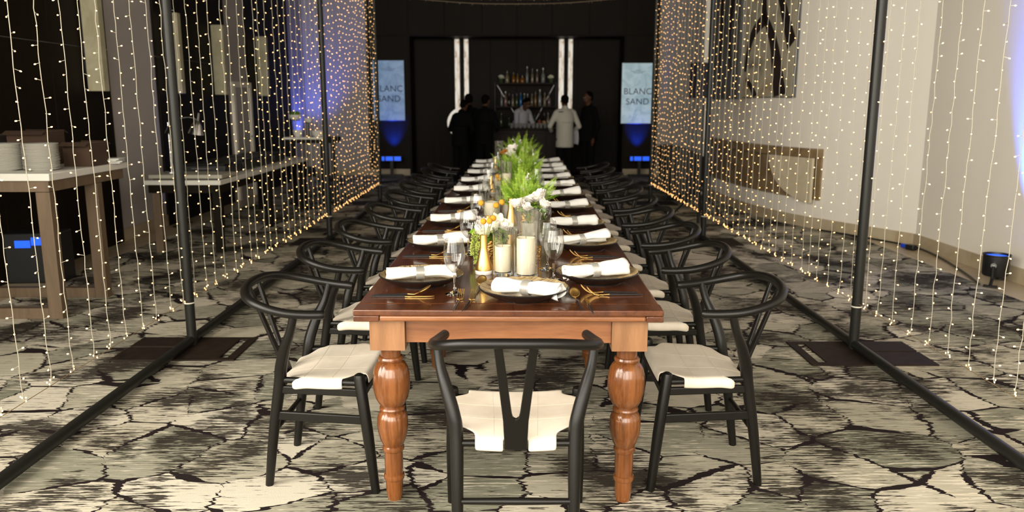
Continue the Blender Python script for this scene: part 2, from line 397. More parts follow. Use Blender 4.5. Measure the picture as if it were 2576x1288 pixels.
# right wall: follows a gentle curve
RW = [(4.2, -3.0), (4.2, 8.18), (3.93, 8.72), (3.67, 9.22), (3.46, 9.70), (3.30, 10.25), (3.20, 10.9), (3.16, 11.6), (3.15, 12.3), (3.17, 13.0)]
def rw_x(d):
    for (x0, y0), (x1, y1) in zip(RW, RW[1:]):
        if y0 <= d <= y1: return x0 + (x1 - x0) * (d - y0) / (y1 - y0)
    return RW[-1][0]
def band(pts, z0, z1, o0, o1):
    """vertical band following a plan polyline; o0/o1 = offsets along -X side (into the room)"""
    mb = MB(); N = len(pts); nr = []
    for i in range(N):
        a = Vector(pts[max(i - 1, 0)]); b = Vector(pts[min(i + 1, N - 1)]); d = (b - a).normalized(); nr.append(Vector((-d.y, d.x)))
    vs = []
    for i, p in enumerate(pts):
        a = Vector(p) + nr[i] * o0; b = Vector(p) + nr[i] * o1
        vs += [(a.x, a.y, z0), (b.x, b.y, z0), (b.x, b.y, z1), (a.x, a.y, z1)]
    fs = []
    for i in range(N - 1):
        for k in range(4):
            fs.append((i * 4 + k, i * 4 + (k + 1) % 4, i * 4 + 4 + (k + 1) % 4, i * 4 + 4 + k))
    fs += [(0, 1, 2, 3), ((N - 1) * 4, (N - 1) * 4 + 3, (N - 1) * 4 + 2, (N - 1) * 4 + 1)]
    mb.add(vs, fs); return mb
RWs = [RW[0]] + [(p.x, p.y) for p in smooth_pts([(x, y, 0) for x, y in RW[1:]], 4)]
struct(band(RWs, 0, ZC, -0.12, 0.0).build('wall_right', 'plaster_cream', angle=25))
struct(band(RWs, 0, 0.13, 0.001, 0.02).build('baseboard_right', 'beige_marble', angle=25))
struct(MB().bx(3.05, 5.6, 13.0, 13.1, 0, ZC).build('wall_right_end', 'plaster_cream', smooth=False))
struct(MB().bx(5.55, 5.65, 13.1, 17.2, 0, ZC).build('wall_right_far', 'plaster_grey', smooth=False))
# left wall, with wood panelling
wl = struct(MB().bx(-4.32, -4.2, 1.9, 16.6, 0, ZC).bx(-4.32, -4.2, -3.0, 1.9, 0, .45).bx(-4.32, -4.2, -3.0, 1.9, 4.75, ZC).bx(-4.32, -4.2, -3.0, -2.7, .45, 4.75).bx(-4.32, -4.2, -.45, -.4, .45, 4.75).bx(-4.32, -4.2, 1.85, 1.9, .45, 4.75).build('wall_left', 'plaster_grey', smooth=False))
def panel(y0, y1, z0, z1, mat='dark_wood', x0=-4.198, x1=-4.165, parent=wl):
    return MB().bx(x0, x1, y0 + 0.004, y1 - 0.004, z0, z1).build('wood_panel', mat, parent, bevel=0.004)
for a, b in ((1.95, 2.7), (2.7, 3.6), (3.6, 4.7), (4.7, 5.6), (5.6, 6.5), (6.5, 7.4), (7.4, 8.45), (9.6, 10.75), (10.75, 11.95), (12.9, 14.1), (14.1, 15.3)):
    panel(a, b, 0.0, 2.0); panel(a, b, 2.008, ZC - 0.01)
for y0, y1, n_ in ((8.45, 9.6, 1), (11.95, 12.9, 2), (15.3, 16.5, 3)):
    struct(MB().bx(-4.199, -4.178, y0, y1, 0, 0.13).build('baseboard_left', 'beige_marble', smooth=False))
# glazed door in the second pale stretch of the left wall
dr = struct(thing('door_1', None, None, (-4.2, 12.55, 0)))
MB().bx(0.0, 0.05, -0.42, -0.33, 0, 1.78).bx(0.0, 0.05, 0.33, 0.42, 0, 1.78).bx(0.0, 0.05, -0.33, 0.33, 1.70, 1.78).build('door_frame', 'plaster_cream', dr, bevel=0.004)
MB().bx(0.0, 0.03, -0.325, 0.325, 0.0, 1.695).build('door_leaf', 'plaster_grey', dr, bevel=0.003)
MB().tube([(0.03, 0.26, 0.95), (0.07, 0.26, 0.95), (0.07, 0.14, 0.95)], 0.009).build('door_handle', 'chrome', dr)
# end wall
struct(MB().bx(-4.32, -2.93, 16.5, 16.6, 0, ZC).build('wall_end_left', 'plaster_grey', smooth=False))
struct(MB().bx(2.97, 5.6, 16.5, 16.6, 0, ZC).build('wall_end_right', 'plaster_grey', smooth=False))
struct(MB().bx(-4.2, -2.95, 16.47, 16.499, 0, 0.13).build('baseboard_end_left', 'beige_marble', smooth=False))
struct(MB().bx(2.99, 5.5, 16.47, 16.499, 0, 0.13).build('baseboard_end_right', 'beige_marble', smooth=False))
wb = struct(MB().bx(-2.06, 2.26, 17.2, 17.3, 0, 2.78).bx(-2.93, -2.06, 16.5, 17.3, 0, ZC).bx(2.26, 2.97, 16.5, 17.3, 0, ZC).bx(-2.06, 2.26, 16.5, 17.3, 2.78, ZC).build('wall_bar', 'dark_wood', smooth=False))
def bpanel(x0, x1, z0, z1, y):
    return MB().bx(x0 + 0.006, x1 - 0.006, y - 0.022, y - 0.002, z0, z1).build('wood_panel', 'dark_wood', wb, bevel=0.004)
for a, b in ((-2.93, -2.08), (-2.06, -1.35), (-1.35, -0.6), (-0.6, 0.1), (0.1, 0.8), (0.8, 1.55), (1.55, 2.26), (2.28, 2.97)): bpanel(a, b, 2.80, ZC - 0.02, 16.5)
bpanel(-2.93, -2.08, 0.15, 2.78, 16.5); bpanel(2.28, 2.97, 0.15, 2.78, 16.5)
for a, b in ((-2.05, -1.25), (-0.89, -0.45), (-0.45, 0.1), (0.1, 0.65), (0.65, 0.93), (1.37, 2.25)): bpanel(a, b, 0.1, 2.76, 17.2)
for a, b in ((-2.93, -2.1), (2.28, 2.97)):
    struct(MB().bx(a, b, 16.468, 16.475, 0, 0.13).build('baseboard_bar', 'beige_marble', smooth=False))
# unseen wall behind the camera; its windows are guessed, built to give daylight
wf = MB().bx(-4.32, 4.32, -3.15, -3.0, 0, 0.45).bx(-4.32, 4.32, -3.15, -3.0, 4.75, ZC)
for a, b in ((-4.32, -3.8), (-1.5, -1.15), (1.15, 1.5), (3.8, 4.32)): wf.bx(a, b, -3.15, -3.0, 0.45, 4.75)
struct(wf.build('wall_front', 'plaster_cream', smooth=False))
def glaze(wo, h):
    MB().bx(-h, -h + 0.05, -0.03, 0.03, 0, 4.3).bx(h - 0.05, h, -0.03, 0.03, 0, 4.3).bx(-h + 0.05, h - 0.05, -0.03, 0.03, 0, 0.05).bx(-h + 0.05, h - 0.05, -0.03, 0.03, 4.25, 4.3).bx(-0.025, 0.025, -0.03, 0.03, 0.05, 4.25).build('window_frame', 'black_metal', wo)
    for s in (-1, 1):
        MB().bx(min(s * 0.03, s * (h - 0.05)), max(s * 0.03, s * (h - 0.05)), -0.004, 0.004, 0.05, 4.25).build('pane', 'window_glass', wo)
for i, wx in enumerate((-2.65, 0.0, 2.65)):
    wo = struct(thing('window_%d' % (i + 1), None, None, (wx, -3.075, 0.45)))
    glaze(wo, 1.15)
for i, wy in enumerate((-1.55, 0.75)):  # left windows, also guessed and unseen, added for light from that side
    wo = struct(thing('window_%d' % (i + 4), None, None, (-4.26, wy, 0.45), -PI / 2))
    glaze(wo, 1.1)

# ================================================================== banquet table (four tables end to end)
TA = R(0.77); TX = -0.0138; T0 = 2.68
def T(u, d, z=0.0):
    return (TX + u * math.cos(TA) + (d - T0) * math.sin(TA), d - u * math.sin(TA), z)
ZT = 0.76
prof = [(0.036, 0.60), (0.0365, 0.568), (0.036, 0.563), (0.043, 0.561), (0.0465, 0.554), (0.044, 0.546), (0.040, 0.544), (0.052, 0.535, .03), (0.0615, 0.517, .03), (0.067, 0.490, .03), (0.068, 0.462, .03), (0.066, 0.432, .03), (0.059, 0.402, .03),
        (0.048, 0.381, .02), (0.040, 0.372), (0.0455, 0.368), (0.0475, 0.362), (0.045, 0.356), (0.041, 0.353), (0.050, 0.345, .03), (0.056, 0.328, .03), (0.0575, 0.302, .03), (0.055, 0.272, .03), (0.048, 0.243, .02), (0.040, 0.224), (0.036, 0.216), (0.0395, 0.212), (0.041, 0.204),
        (0.039, 0.197), (0.034, 0.193), (0.0345, 0.150), (0.033, 0.104), (0.038, 0.100), (0.0395, 0.092), (0.038, 0.084), (0.033, 0.080), (0.0315, 0.04), (0.028, 0.008), (0.026, 0.0)]
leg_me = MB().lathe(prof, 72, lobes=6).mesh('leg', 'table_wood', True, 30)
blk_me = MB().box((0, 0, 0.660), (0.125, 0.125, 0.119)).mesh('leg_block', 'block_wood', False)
lens = [1.72, 1.86, 1.86, 1.86]; y0 = T0
names = ['nearest', 'second nearest', 'third nearest', 'farthest']
for i, L in enumerate(lens):
    tb = thing('banquet_table', '%s wooden banquet table of the row, with turned legs' % names[i], 'table', T(0, y0), -TA, 'banquet tables end to end')
    W = 0.541
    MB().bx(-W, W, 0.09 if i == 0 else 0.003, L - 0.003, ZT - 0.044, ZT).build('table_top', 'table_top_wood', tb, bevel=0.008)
    if i == 0:
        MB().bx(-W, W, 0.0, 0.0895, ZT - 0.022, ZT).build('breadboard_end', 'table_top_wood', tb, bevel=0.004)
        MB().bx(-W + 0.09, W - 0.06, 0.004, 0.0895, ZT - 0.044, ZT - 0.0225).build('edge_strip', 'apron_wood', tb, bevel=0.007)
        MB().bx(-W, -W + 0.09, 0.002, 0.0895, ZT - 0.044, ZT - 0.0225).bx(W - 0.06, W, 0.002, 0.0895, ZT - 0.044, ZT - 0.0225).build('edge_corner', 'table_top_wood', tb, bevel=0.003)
    for s in (-1, 1):
        for yy in (0.1, L - 0.1):
            inst(leg_me, 'leg', tb, (s * 0.43, yy, 0)); inst(blk_me, 'leg_block', tb, (s * 0.43, yy, 0))
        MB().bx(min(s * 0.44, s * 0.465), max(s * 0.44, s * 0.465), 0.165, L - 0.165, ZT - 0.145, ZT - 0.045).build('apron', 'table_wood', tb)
    for yy in (0.06, L - 0.085):
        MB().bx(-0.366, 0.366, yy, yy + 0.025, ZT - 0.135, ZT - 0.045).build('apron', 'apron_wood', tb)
    y0 += L

# ================================================================== chairs
def make_chair():
    r = thing('dining_chair', '', 'chair')
    K = 'black_chair'
    for s in (-1, 1):
        P = smooth_pts([(s * .185, -.215, 0), (s * .187, -.185, .22), (s * .190, -.150, .42), (s * .200, -.138, .49), (s * .224, -.112, .57), (s * .246, -.082, .64), (s * .256, -.062, .712)], 4)
        n = len(P); rad = [0.0155 + 0.0075 * math.sin(PI * min(1, max(0, (i / (n - 1)) * 1.15))) ** 1.0 * (1 if i / (n - 1) < .75 else (1 - i / (n - 1)) / .25 * .9 + .1) for i in range(n)]
        MB().tube(P, rad, 12).build('rear_leg', K, r)
        MB().tube([(s * .236, .213, 0), (s * .232, .19, .23), (s * .224, .163, .455), (s * .2238, .1622, .468), (s * .2235, .162, .474)], [.0165, .021, .0215, .018, .008], 12).build('front_leg', K, r)
        MB().tube([(s * .192, -.145, .435), (s * .223, .165, .435)], .0125, 10).build('side_seat_rail', K, r)
        MB().box((s * .209, .008, .398), (.018, .33, .03), rz=-s * 0.1).build('under_rail', K, r, bevel=.004)
        MB().box((s * .2105, -.002, .292), (.016, .36, .035), rz=-s * 0.115).build('side_stretcher', K, r, bevel=.004)
    MB().tube([(-.195, -.154, .398), (.195, -.154, .398)], .0115, 10).build('rear_seat_rail', K, r)
    MB().tube([(-.222, .167, .43), (.222, .167, .43)], .0125, 10).build('front_seat_rail', K, r)
    MB().bx(-.215, .215, .168, .188, .385, .415).build('front_under_rail', K, r, bevel=.004)
    MB().tube([(-.185, -.19, .215), (0, -.19, .215), (.185, -.19, .215)], [.010, .0125, .010], 10).build('rear_stretcher', K, r)
    # bent top rail with arms
    H = [(.236, .045, .702), (.252, -.03, .706), (.262, -.10, .715), (.252, -.175, .732), (.212, -.243, .752), (.125, -.285, .768), (0, -.300, .773)]
    P = [(x, y, z) for x, y, z in H] + [(-x, y, z) for x, y, z in reversed(H[:-1])]
    P = smooth_pts(P, 6); n = len(P)
    rad = []
    for i in range(n):
        q = min(i, n - 1 - i) / (n - 1) * 2
        rad.append(0.0125 if q < 0.015 else (0.0165 if q < .06 else 0.0175))
    MB().tube(P, rad, 12, flat=[1.0 if i < 3 or i > n - 4 else 0.95 for i in range(n)]).build('top_rail', K, r)
    # Y splat
    prof2 = [(-.036, 0), (.036, 0), (.040, .10), (.066, .34), (.040, .34), (.0125, .125), (.009, .112), (0.0, .106), (-.009, .112), (-.0125, .125), (-.040, .34), (-.066, .34), (-.040, .10)]
    a = Vector((0, -.171, .385)); b = Vector((0, -.297, .768)); d = (b - a).normalized(); nrm = Vector((1, 0, 0)).cross(d).normalized(); Ls = (b - a).length / .345
    bm = bmesh.new(); fv = [bm.verts.new(a + d * q * Ls + Vector((p, 0, 0)) + nrm * .006) for p, q in prof2]; bv = [bm.verts.new(a + d * q * Ls + Vector((p, 0, 0)) - nrm * .006) for p, q in prof2]
    k = len(prof2)
    bm.faces.new(fv); bm.faces.new(list(reversed(bv)))
    for i in range(k): bm.faces.new([fv[i], bv[i], bv[(i + 1) % k], fv[(i + 1) % k]])
    bmesh.ops.recalc_face_normals(bm, faces=bm.faces); me = bpy.data.meshes.new('back_splat'); bm.to_mesh(me); bm.free(); me.materials.append(MATS[K])
    o = inst(me, 'back_splat', r); bv = o.modifiers.new('bevel', 'BEVEL'); bv.width = .003; bv.segments = 2; bv.limit_method = 'ANGLE'
    # fabric seat sling
    def hw(y): return .192 + (.223 - .192) * (y + .15) / .315
    def top(x, y):
        e = min(1, abs(x) / hw(y)); return .452 - .012 * (1 - e ** 2) - .004 * math.cos(y * 9) + .006 * max(0, (y - .05) / .12) - 0.026 * max(0, (-.04 - y) / .12) ** 1.3
    def prt(me_list): pass
    NX, NY = 20, 22
    xs = [-1.0 + 2 * i / NX for i in range(NX + 1)]; ys = [-.160 + .335 * j / NY for j in range(NY + 1)]
    mb = MB(); idx = {}
    def V(p):
        k2 = (round(p[0], 5), round(p[1], 5), round(p[2], 5))
        if k2 not in idx: idx[k2] = len(mb.v); mb.v.append(p)
        return idx[k2]
    def sm01(q): q = max(0.0, min(1.0, q)); return q * q * (3 - 2 * q)
    def cut(y): return 1 - .27 * sm01((y - .100) / .050) - .34 * sm01((-.088 - y) / .050)
    def P0(i, j):
        y = ys[j]; x = xs[i] * (hw(y) + .006) * cut(y); return (x, y, top(x, y))
    for i in range(NX):
        for j in range(NY): mb.f.append((V(P0(i, j)), V(P0(i + 1, j)), V(P0(i + 1, j + 1)), V(P0(i, j + 1))))
    for s, i in ((-1, 0), (1, NX)):      # side flaps over the rails
        for j in range(NY):
            if ys[j] < -.100 or ys[j + 1] > .112: continue
            a0, a1 = P0(i, j), P0(i, j + 1); prev0, prev1 = a0, a1
            for ox, dz in ((.008, -.005), (.012, -.018), (.010, -.034), (.0, -.040)):
                c0 = (a0[0] + s * ox, a0[1], a0[2] + dz); c1 = (a1[0] + s * ox, a1[1], a1[2] + dz)
                mb.f.append((V(prev0), V(prev1), V(c1), V(c0))); prev0, prev1 = c0, c1
    for jj, s in ((NY, 1), (0, -1)):      # front and rear flaps
        for i in range(NX):
            if s < 0 and abs((xs[i] + xs[i + 1]) / 2) * .125 < .034: continue
            a0, a1 = P0(i, jj), P0(i + 1, jj); prev0, prev1 = a0, a1
            for oy, dz in ((.007, -.008), (.010, -.022), (.009, -.040)):
                c0 = (a0[0], a0[1] + s * oy, a0[2] + dz); c1 = (a1[0], a1[1] + s * oy, a1[2] + dz)
                mb.f.append((V(prev0), V(prev1), V(c1), V(c0))); prev0, prev1 = c0, c1
    seat = mb.build('seat', 'seat_fabric', r, angle=75)
    so = seat.modifiers.new('thick', 'SOLIDIFY'); so.thickness = .006; so.offset = 0
    sub = seat.modifiers.new('sub', 'SUBSURF'); sub.levels = 1; sub.render_levels = 1
    sm = MB()
    for x in (-.075, .075):
        sm.tube([(x * (1 + y * .5), y, top(x, y) + .0016) for y in [-.15 + .315 * k / 12 for k in range(13)]], 0.002, 6)
    for y in (-.055, .055):
        sm.tube([(x, y, top(x, y) + .0016) for x in [-hw(y) * .98 + 1.96 * hw(y) * k / 12 for k in range(13)]], .0022, 6)
    sm.build('seat_seams', 'seat_seam', r)
    return r
chair0 = make_chair(); ctree = tree(chair0)
LD = [3.07, 3.85, 4.62, 5.45, 6.22, 6.98, 7.78, 8.50, 9.20]
RD = [3.10, 3.86, 4.52, 5.24, 5.93, 6.62, 7.28, 7.95, 8.60, 9.30]
chair0.location = (0.012, 2.545, 0); chair0['label'] = 'black wishbone chair at the near head of the table, its back to us'; chair0['group'] = 'chairs around the long table'
for i, d in enumerate(LD):
    p = T(-0.715 - random.uniform(0, .02), d)
    if i == 0: p = (-0.728, 3.07, 0)
    dup(chair0, p, -PI / 2 + random.uniform(-.04, .04), 'black wishbone chair, %s from the front along the left side of the table' % ORD[i], tr=ctree)
for i, d in enumerate(RD):
    p = T(0.725 + random.uniform(0, .02), d)
    if i == 0: p = (0.748, 3.08, 0)
    dup(chair0, p, PI / 2 + random.uniform(-.04, .04), 'black wishbone chair, %s from the front along the right side of the table' % ORD[i], tr=ctree)

# ================================================================== place settings
def make_plate():
    r = thing('charger_plate', '', 'plate')
    MB().lathe([(0, .004), (.085, .004), (.088, 0), (.094, 0), (.096, .006), (.118, .011), (.146, .025), (.163, .036), (.168, .041), (.165, .044), (.160, .039)], 56, close=True).build('underside', 'plate_black', r)
    vs = []; fs = []; n = 72; rr = [.082, .095, .108, .121, .134, .146, .156, .163]
    for i, q in enumerate(rr):
        for j in range(n):
            a = 2 * PI * j / n; nz = mnoise.noise(Vector((math.cos(a) * 6, math.sin(a) * 6, i * .7)))
            nz2 = mnoise.noise(Vector((math.cos(a) * 16, math.sin(a) * 16, i * 2.7)))
            tt = (i / 7) ; z = .0145 + .0295 * tt ** 1.35 + (.0022 * nz + .0022 * nz2) * (0.3 + tt)
            q2 = q + (nz2 * .003 if i == 7 else 0)
            vs.append((q2 * math.cos(a), q2 * math.sin(a), z))
    for i in range(len(rr) - 1):
        for j in range(n): fs.append((i * n + j, i * n + (j + 1) % n, (i + 1) * n + (j + 1) % n, (i + 1) * n + j))
    MB().add(vs, fs).build('bark_rim', 'plate_bark', r)
    MB().lathe([(0, .0145), (.05, .0145), (.083, .0148)], 56, close=True).build('well', 'plate_well', r)
    return r
def make_napkin(sd=0):
    r = thing('rolled_napkin', '', 'napkin')
    mb = MB(); N = 60; X = [-.135 + .27 * k / 22 for k in range(23)]
    for k, x in enumerate(X):
        q = abs(x + .01) / .135; s = .72 + (.36 + (.10 * sd if x > 0 else -.04 * sd)) * min(1, q) ** .8
        for j in range(N):
            th = 2 * PI * 2.6 * j / (N - 1); rad = (.008 + .0245 * (j / (N - 1)) ** .8) * s
            wr = 1 + .15 * mnoise.noise(Vector((x * 22 + sd * 7.3, math.cos(th) * 1.7, math.sin(th) * 1.7 + sd))) + .05 * mnoise.noise(Vector((x * 9, j * .25, 3)))
            end = .012 * mnoise.noise(Vector((j * .15, 5, 1))) * max(0, q - .85) / .15 + (.01 * (1 - j / N) * (-1 if x > 0 else 1) if q > .93 else 0)
            mb.v.append((x + end, math.cos(th) * rad * 1.12 * wr, math.sin(th) * rad * .92 * wr + .004 * math.sin(x * 14 + 1) + (.006 * sd * max(0, x) / .135)))
    for k in range(len(X) - 1):
        for j in range(N - 1): mb.f.append((k * N + j, k * N + j + 1, (k + 1) * N + j + 1, (k + 1) * N + j))
    cl = mb.build('cloth', 'linen', r, angle=180)
    so = cl.modifiers.new('thick', 'SOLIDIFY'); so.thickness = .0018
    rb = MB()
    for q in range(8):
        rb.lathe([(.0285, 0), (.0305, .0015), (.0285, .003)], 36, (0, 0, -.014 + q * .0038), close=True)
    rb.lathe([(.0280, -.015), (.0288, -.015), (.0288, .018), (.0280, .018), (.0280, -.015)], 36, close=True)
    M = Matrix.Rotation(PI / 2, 3, 'Y'); rb.v = [tuple(M @ Vector(v)) for v in rb.v]
    rb.v = [(x - .005, y * 1.06, z * .90) for x, y, z in rb.v]
    rb.build('napkin_ring', 'ring_silver', r)
    return r
def make_wine_glass():
    r = thing('wine_glass', '', 'glass')
    out = [(.034, 0), (.036, .002), (.030, .005), (.012, .010), (.0055, .018), (.0042, .045), (.0045, .072), (.009, .084), (.022, .097), (.034, .115), (.041, .140), (.0415, .160), (.038, .188), (.034, .210)]
    inn = [(.0328, .210), (.0365, .188), (.040, .160), (.0395, .140), (.0325, .116), (.020, .099), (.006, .090), (0, .089)]
    MB().lathe([(0, .0006), (.034, 0)] + out[1:7], 32, close=True).build('stem_and_foot', 'thick_glass', r)
    MB().lathe([(.0, .083)] + out[7:], 32, close=True).build('bowl', 'clear_glass', r)
    MB().lathe([(.0326, .2092), (.0342, .2092), (.0342, .2106), (.0326, .2106), (.0326, .2092)], 32, close=True).build('lip', 'thick_glass', r)
    return r
def make_spoon():
    r = thing('spoon', '', 'spoon')
    MB().tube([(0, -.105, .004), (0, -.04, .005), (0, .02, .006)], [.0022, .0030, .0036], 8).build('handle', 'cutlery_black', r)
    mb = MB().tube([(0, .02, .006), (0, .045, .004), (0, .062, .0105)], [.0034, .0022, .0022], 8, flat=.8)
    for ph in (0, 1):
        pass
    vs = []; fs = []; n = 24; MR = Matrix.Rotation(.50, 3, 'X')
    for i, q in enumerate((0, .45, .8, 1.0)):
        for j in range(n):
            a = 2 * PI * j / n; p = MR @ Vector((.0205 * q * math.cos(a), .027 + .028 * q * math.sin(a), .008 * (q * q - 1)))
            vs.append((p.x, p.y + .060, p.z + .0115))
    for i in range(3):
        for j in range(n): fs.append((i * n + j, i * n + (j + 1) % n, (i + 1) * n + (j + 1) % n, (i + 1) * n + j))
    mb.add(vs, fs); o = mb.build('bowl', 'gold', r, angle=180)
    s = o.modifiers.new('t', 'SOLIDIFY'); s.thickness = .0012
    return r
def make_fork():
    r = thing('fork', '', 'fork')
    MB().tube([(0, -.105, .004), (0, -.04, .005), (0, .02, .006)], [.0022, .0030, .0036], 8).build('handle', 'cutlery_black', r)
    mb = MB().tube([(0, .02, .006), (0, .045, .004), (0, .058, .004)], [.0034, .0022, .003], 8, flat=.7)
    mb.tube([(-.010, .062, .0045), (0, .057, .004), (.010, .062, .0045)], .0022, 6)
    for x in (-.0105, -.0035, .0035, .0105):
        mb.tube(smooth_pts([(x, .060, .0045), (x, .074, .007), (x, .090, .017), (x, .104, .032)], 3), .0014, 6)
    mb.build('tines', 'gold', r); return r
def make_knife():
    r = thing('knife', '', 'knife')
    MB().tube([(0, -.115, .004), (0, -.05, .004), (0, .01, .0045)], [.0026, .0032, .0036], 8).build('handle', 'cutlery_black', r)
    bl = [(-.004, .01), (.005, .01), (.0075, .03), (.0075, .08), (.004, .108), (-.003, .118), (-.004, .09)]
    mb = MB(); k = len(bl)
    mb.add([(x, y, .0028) for x, y in bl] + [(x, y, .0046) for x, y in bl], [tuple(range(k)), tuple(range(2 * k - 1, k - 1, -1))] + [(i, (i + 1) % k, k + (i + 1) % k, k + i) for i in range(k)])
    mb.build('blade', 'gold', r); return r
plate0 = make_plate(); nap0 = make_napkin(); NAPS = [nap0, make_napkin(1), make_napkin(2)]; glass0 = make_wine_glass(); spoon0 = make_spoon(); fork0 = make_fork(); knife0 = make_knife()
TR = {id(o): tree(o) for o in (plate0, nap0, NAPS[1], NAPS[2], glass0, spoon0, fork0, knife0)}
used = set()
def put(o, loc, rz, label, group):
    if id(o) not in used:
        used.add(id(o)); o.location = loc; o.rotation_euler.z = rz; o['label'] = label; o['group'] = group; return o
    return dup(o, loc, rz, label, group, tr=TR[id(o)])
NZ = ZT + .047
def tilt(o, a): o.rotation_euler.y = a; return o
# head place
put(plate0, (0.043, 2.865, ZT), 0.1, 'black charger plate with gold bark rim at the near head of the table', 'charger plates')
o = put(nap0, (0.058, 2.845, NZ - .005), R(-29), 'white rolled napkin with silver ring at the near head of the table', 'rolled napkins'); o.rotation_euler.x = 0.3
put(fork0, (-0.195, 2.765, ZT), R(-4), 'gold outer fork left of the plate at the head of the table', 'gold and black forks')
put(fork0, (-0.155, 2.760, ZT), R(-9), 'gold inner fork left of the plate at the head of the table', 'gold and black forks')
put(spoon0, (0.235, 2.765, ZT), R(4), 'gold spoon right of the plate at the head of the table', 'gold and black spoons')
put(knife0, (0.272, 2.735, ZT), R(2), 'gold knife right of the plate at the head of the table', 'gold and black knives')
put(spoon0, (-0.128, 2.975, ZT), R(-6), 'gold dessert spoon lying in front of the gold bottle vase', 'gold and black spoons')
put(glass0, (0.168, 3.15, ZT), 0, 'empty wine glass behind the head plate, nearest of the glasses right of the candles', 'wine glasses')
def setting(side, i, d):
    sd = 'left' if side < 0 else 'right'; od = ORD[i]
    fz = (0 if side < 0 else PI)           # diner's frame
    face = -PI / 2 if side < 0 else PI / 2  # handles towards the diner: local +Y points to table centre
    A = -TA
    p = T(side * 0.352, d, ZT)
    put(plate0, p, random.uniform(0, 6.2), 'black charger plate with gold bark rim, %s from the front on the %s side' % (od, sd), 'charger plates')
    ro = (R(9) if side < 0 else R(18)) + random.uniform(-.07, .07) + A
    nx = T(side * 0.352 + (.0 if side < 0 else -.01), d - .01, NZ)
    o = put(NAPS[(i + (side > 0)) % 3], nx, ro + (0 if side > 0 else PI * 0), 'white rolled napkin with silver ring, %s from the front on the %s side' % (od, sd), 'rolled napkins'); o.rotation_euler.x = random.uniform(-.5, .5)
    near = 'knife_spoon' if side < 0 else 'fork'
    if side < 0:
        put(knife0, T(-0.395, d - .225, ZT), face + A + R(1), 'gold knife with black handle in front of the %s plate on the left side' % od, 'gold and black knives')
        put(spoon0, T(-0.40, d - .200, ZT), face + A + R(5), 'gold spoon with black handle in front of the %s plate on the left side' % od, 'gold and black spoons')
        for k in (0, 1):
            put(fork0, T(-0.38 - .02 * k, d + .195 + .035 * k, ZT), face + A, '%s gold fork behind the %s plate on the left side' % (('inner', 'outer')[k], od), 'gold and black forks')
        if i > 0 or True:
            put(glass0, T(-0.205, d - .175, ZT), 0, 'empty wine glass beside the %s plate on the left side' % od, 'wine glasses')
    else:
        for k in (0, 1):
            put(fork0, T(0.375 + .02 * k, d - .215 - .035 * k, ZT), face + A + R(2 * k), '%s gold fork in front of the %s plate on the right side' % (('inner', 'outer')[k], od), 'gold and black forks')
        put(knife0, T(0.395, d + .195, ZT), face + A, 'gold knife with black handle behind the %s plate on the right side' % od, 'gold and black knives')
        put(spoon0, T(0.40, d + .225, ZT), face + A, 'gold spoon with black handle behind the %s plate on the right side' % od, 'gold and black spoons')
        put(glass0, T(0.158, d + .22, ZT), 0, 'empty wine glass beside the %s plate on the right side' % od, 'wine glasses')
LS = [3.09, 3.87, 4.62, 5.46, 6.23, 6.98, 7.80, 8.50, 9.17]
RS = [3.15, 3.88, 4.50, 5.24, 5.94, 6.62, 7.28, 7.95, 8.59, 9.30]
for i, d in enumerate(LS): setting(-1, i, d)
for i, d in enumerate(RS): setting(1, i, d)

# ---- candles in glass cylinders
def candle_glass(x, y, r, h, cr, chh, lab, glab):
    g = thing('glass_cylinder', glab, 'vase', (x, y, ZT), 0, 'glass candle cylinders')
    MB().lathe([(0, 0), (r, 0), (r, .01), (r, h)], 40, close=True).build('glass_wall', 'cylinder_glass', g)
    MB().lathe([(r - .0025, h - .001), (r + .0008, h - .001), (r + .0008, h + .002), (r - .0025, h + .002), (r - .0025, h - .001)], 40, close=True).build('rim', 'thick_glass', g)
    MB().lathe([(0, .001), (r - .001, .001), (r - .001, .015), (0, .015)], 40, close=True).build('glass_foot', 'thick_glass', g)
    c = thing('pillar_candle', lab, 'candle', (x, y, ZT + .0165), random.uniform(0, 6), 'pillar candles')
    vs = []; fs = []; n = 32
    pr = [(0, 0), (cr * .96, 0), (cr, .004), (cr, chh * .5), (cr, chh - .006), (cr * .95, chh), (cr * .86, chh - .001), (cr * .7, chh - .010), (0, chh - .014)]
    for i, (q, z) in enumerate(pr):
        for j in range(n):
            a = 2 * PI * j / n; dz = .0018 * math.sin(a * 2 + 1) + .0012 * math.sin(a * 3) if 4 <= i <= 6 else 0
            vs.append((q * math.cos(a), q * math.sin(a), z + dz))
    for i in range(len(pr) - 1):
        for j in range(n): fs.append((i * n + j, i * n + (j + 1) % n, (i + 1) * n + (j + 1) % n, (i + 1) * n + j))
    MB().add(vs, fs).build('wax_body', 'wax', c, angle=60)
    MB().tube([(0, 0, chh - .016), (.001, 0, chh - .004), (.003, 0, chh + .006)], .0012, 6).build('wick', 'wick', c)
candle_glass(-.038, 3.262, .0425, .197, .034, .108, 'short ivory pillar candle in the low cylinder beside the gold bottle vase', 'low clear glass cylinder beside the nearest gold bottle vase')
candle_glass(.058, 3.215, .052, .285, .039, .150, 'tall ivory pillar candle in the tallest cylinder at the front', 'tall clear glass cylinder at the front of the table, behind the head plate')
candle_glass(-.125, 4.95, .062, .235, .05, .085, 'ivory pillar candle in the wide cylinder left of the ferns', 'wide clear glass cylinder left of the nearest ferns')
candle_glass(-.045, 6.35, .045, .25, .036, .14, 'ivory pillar candle in the cylinder left of the second ferns', 'clear glass cylinder left of the second clump of ferns')
candle_glass(-.115, 6.75, .045, .20, .036, .09, 'short ivory candle in the cylinder left of the second ferns, farther back', 'low glass cylinder left of the second ferns, farther back')
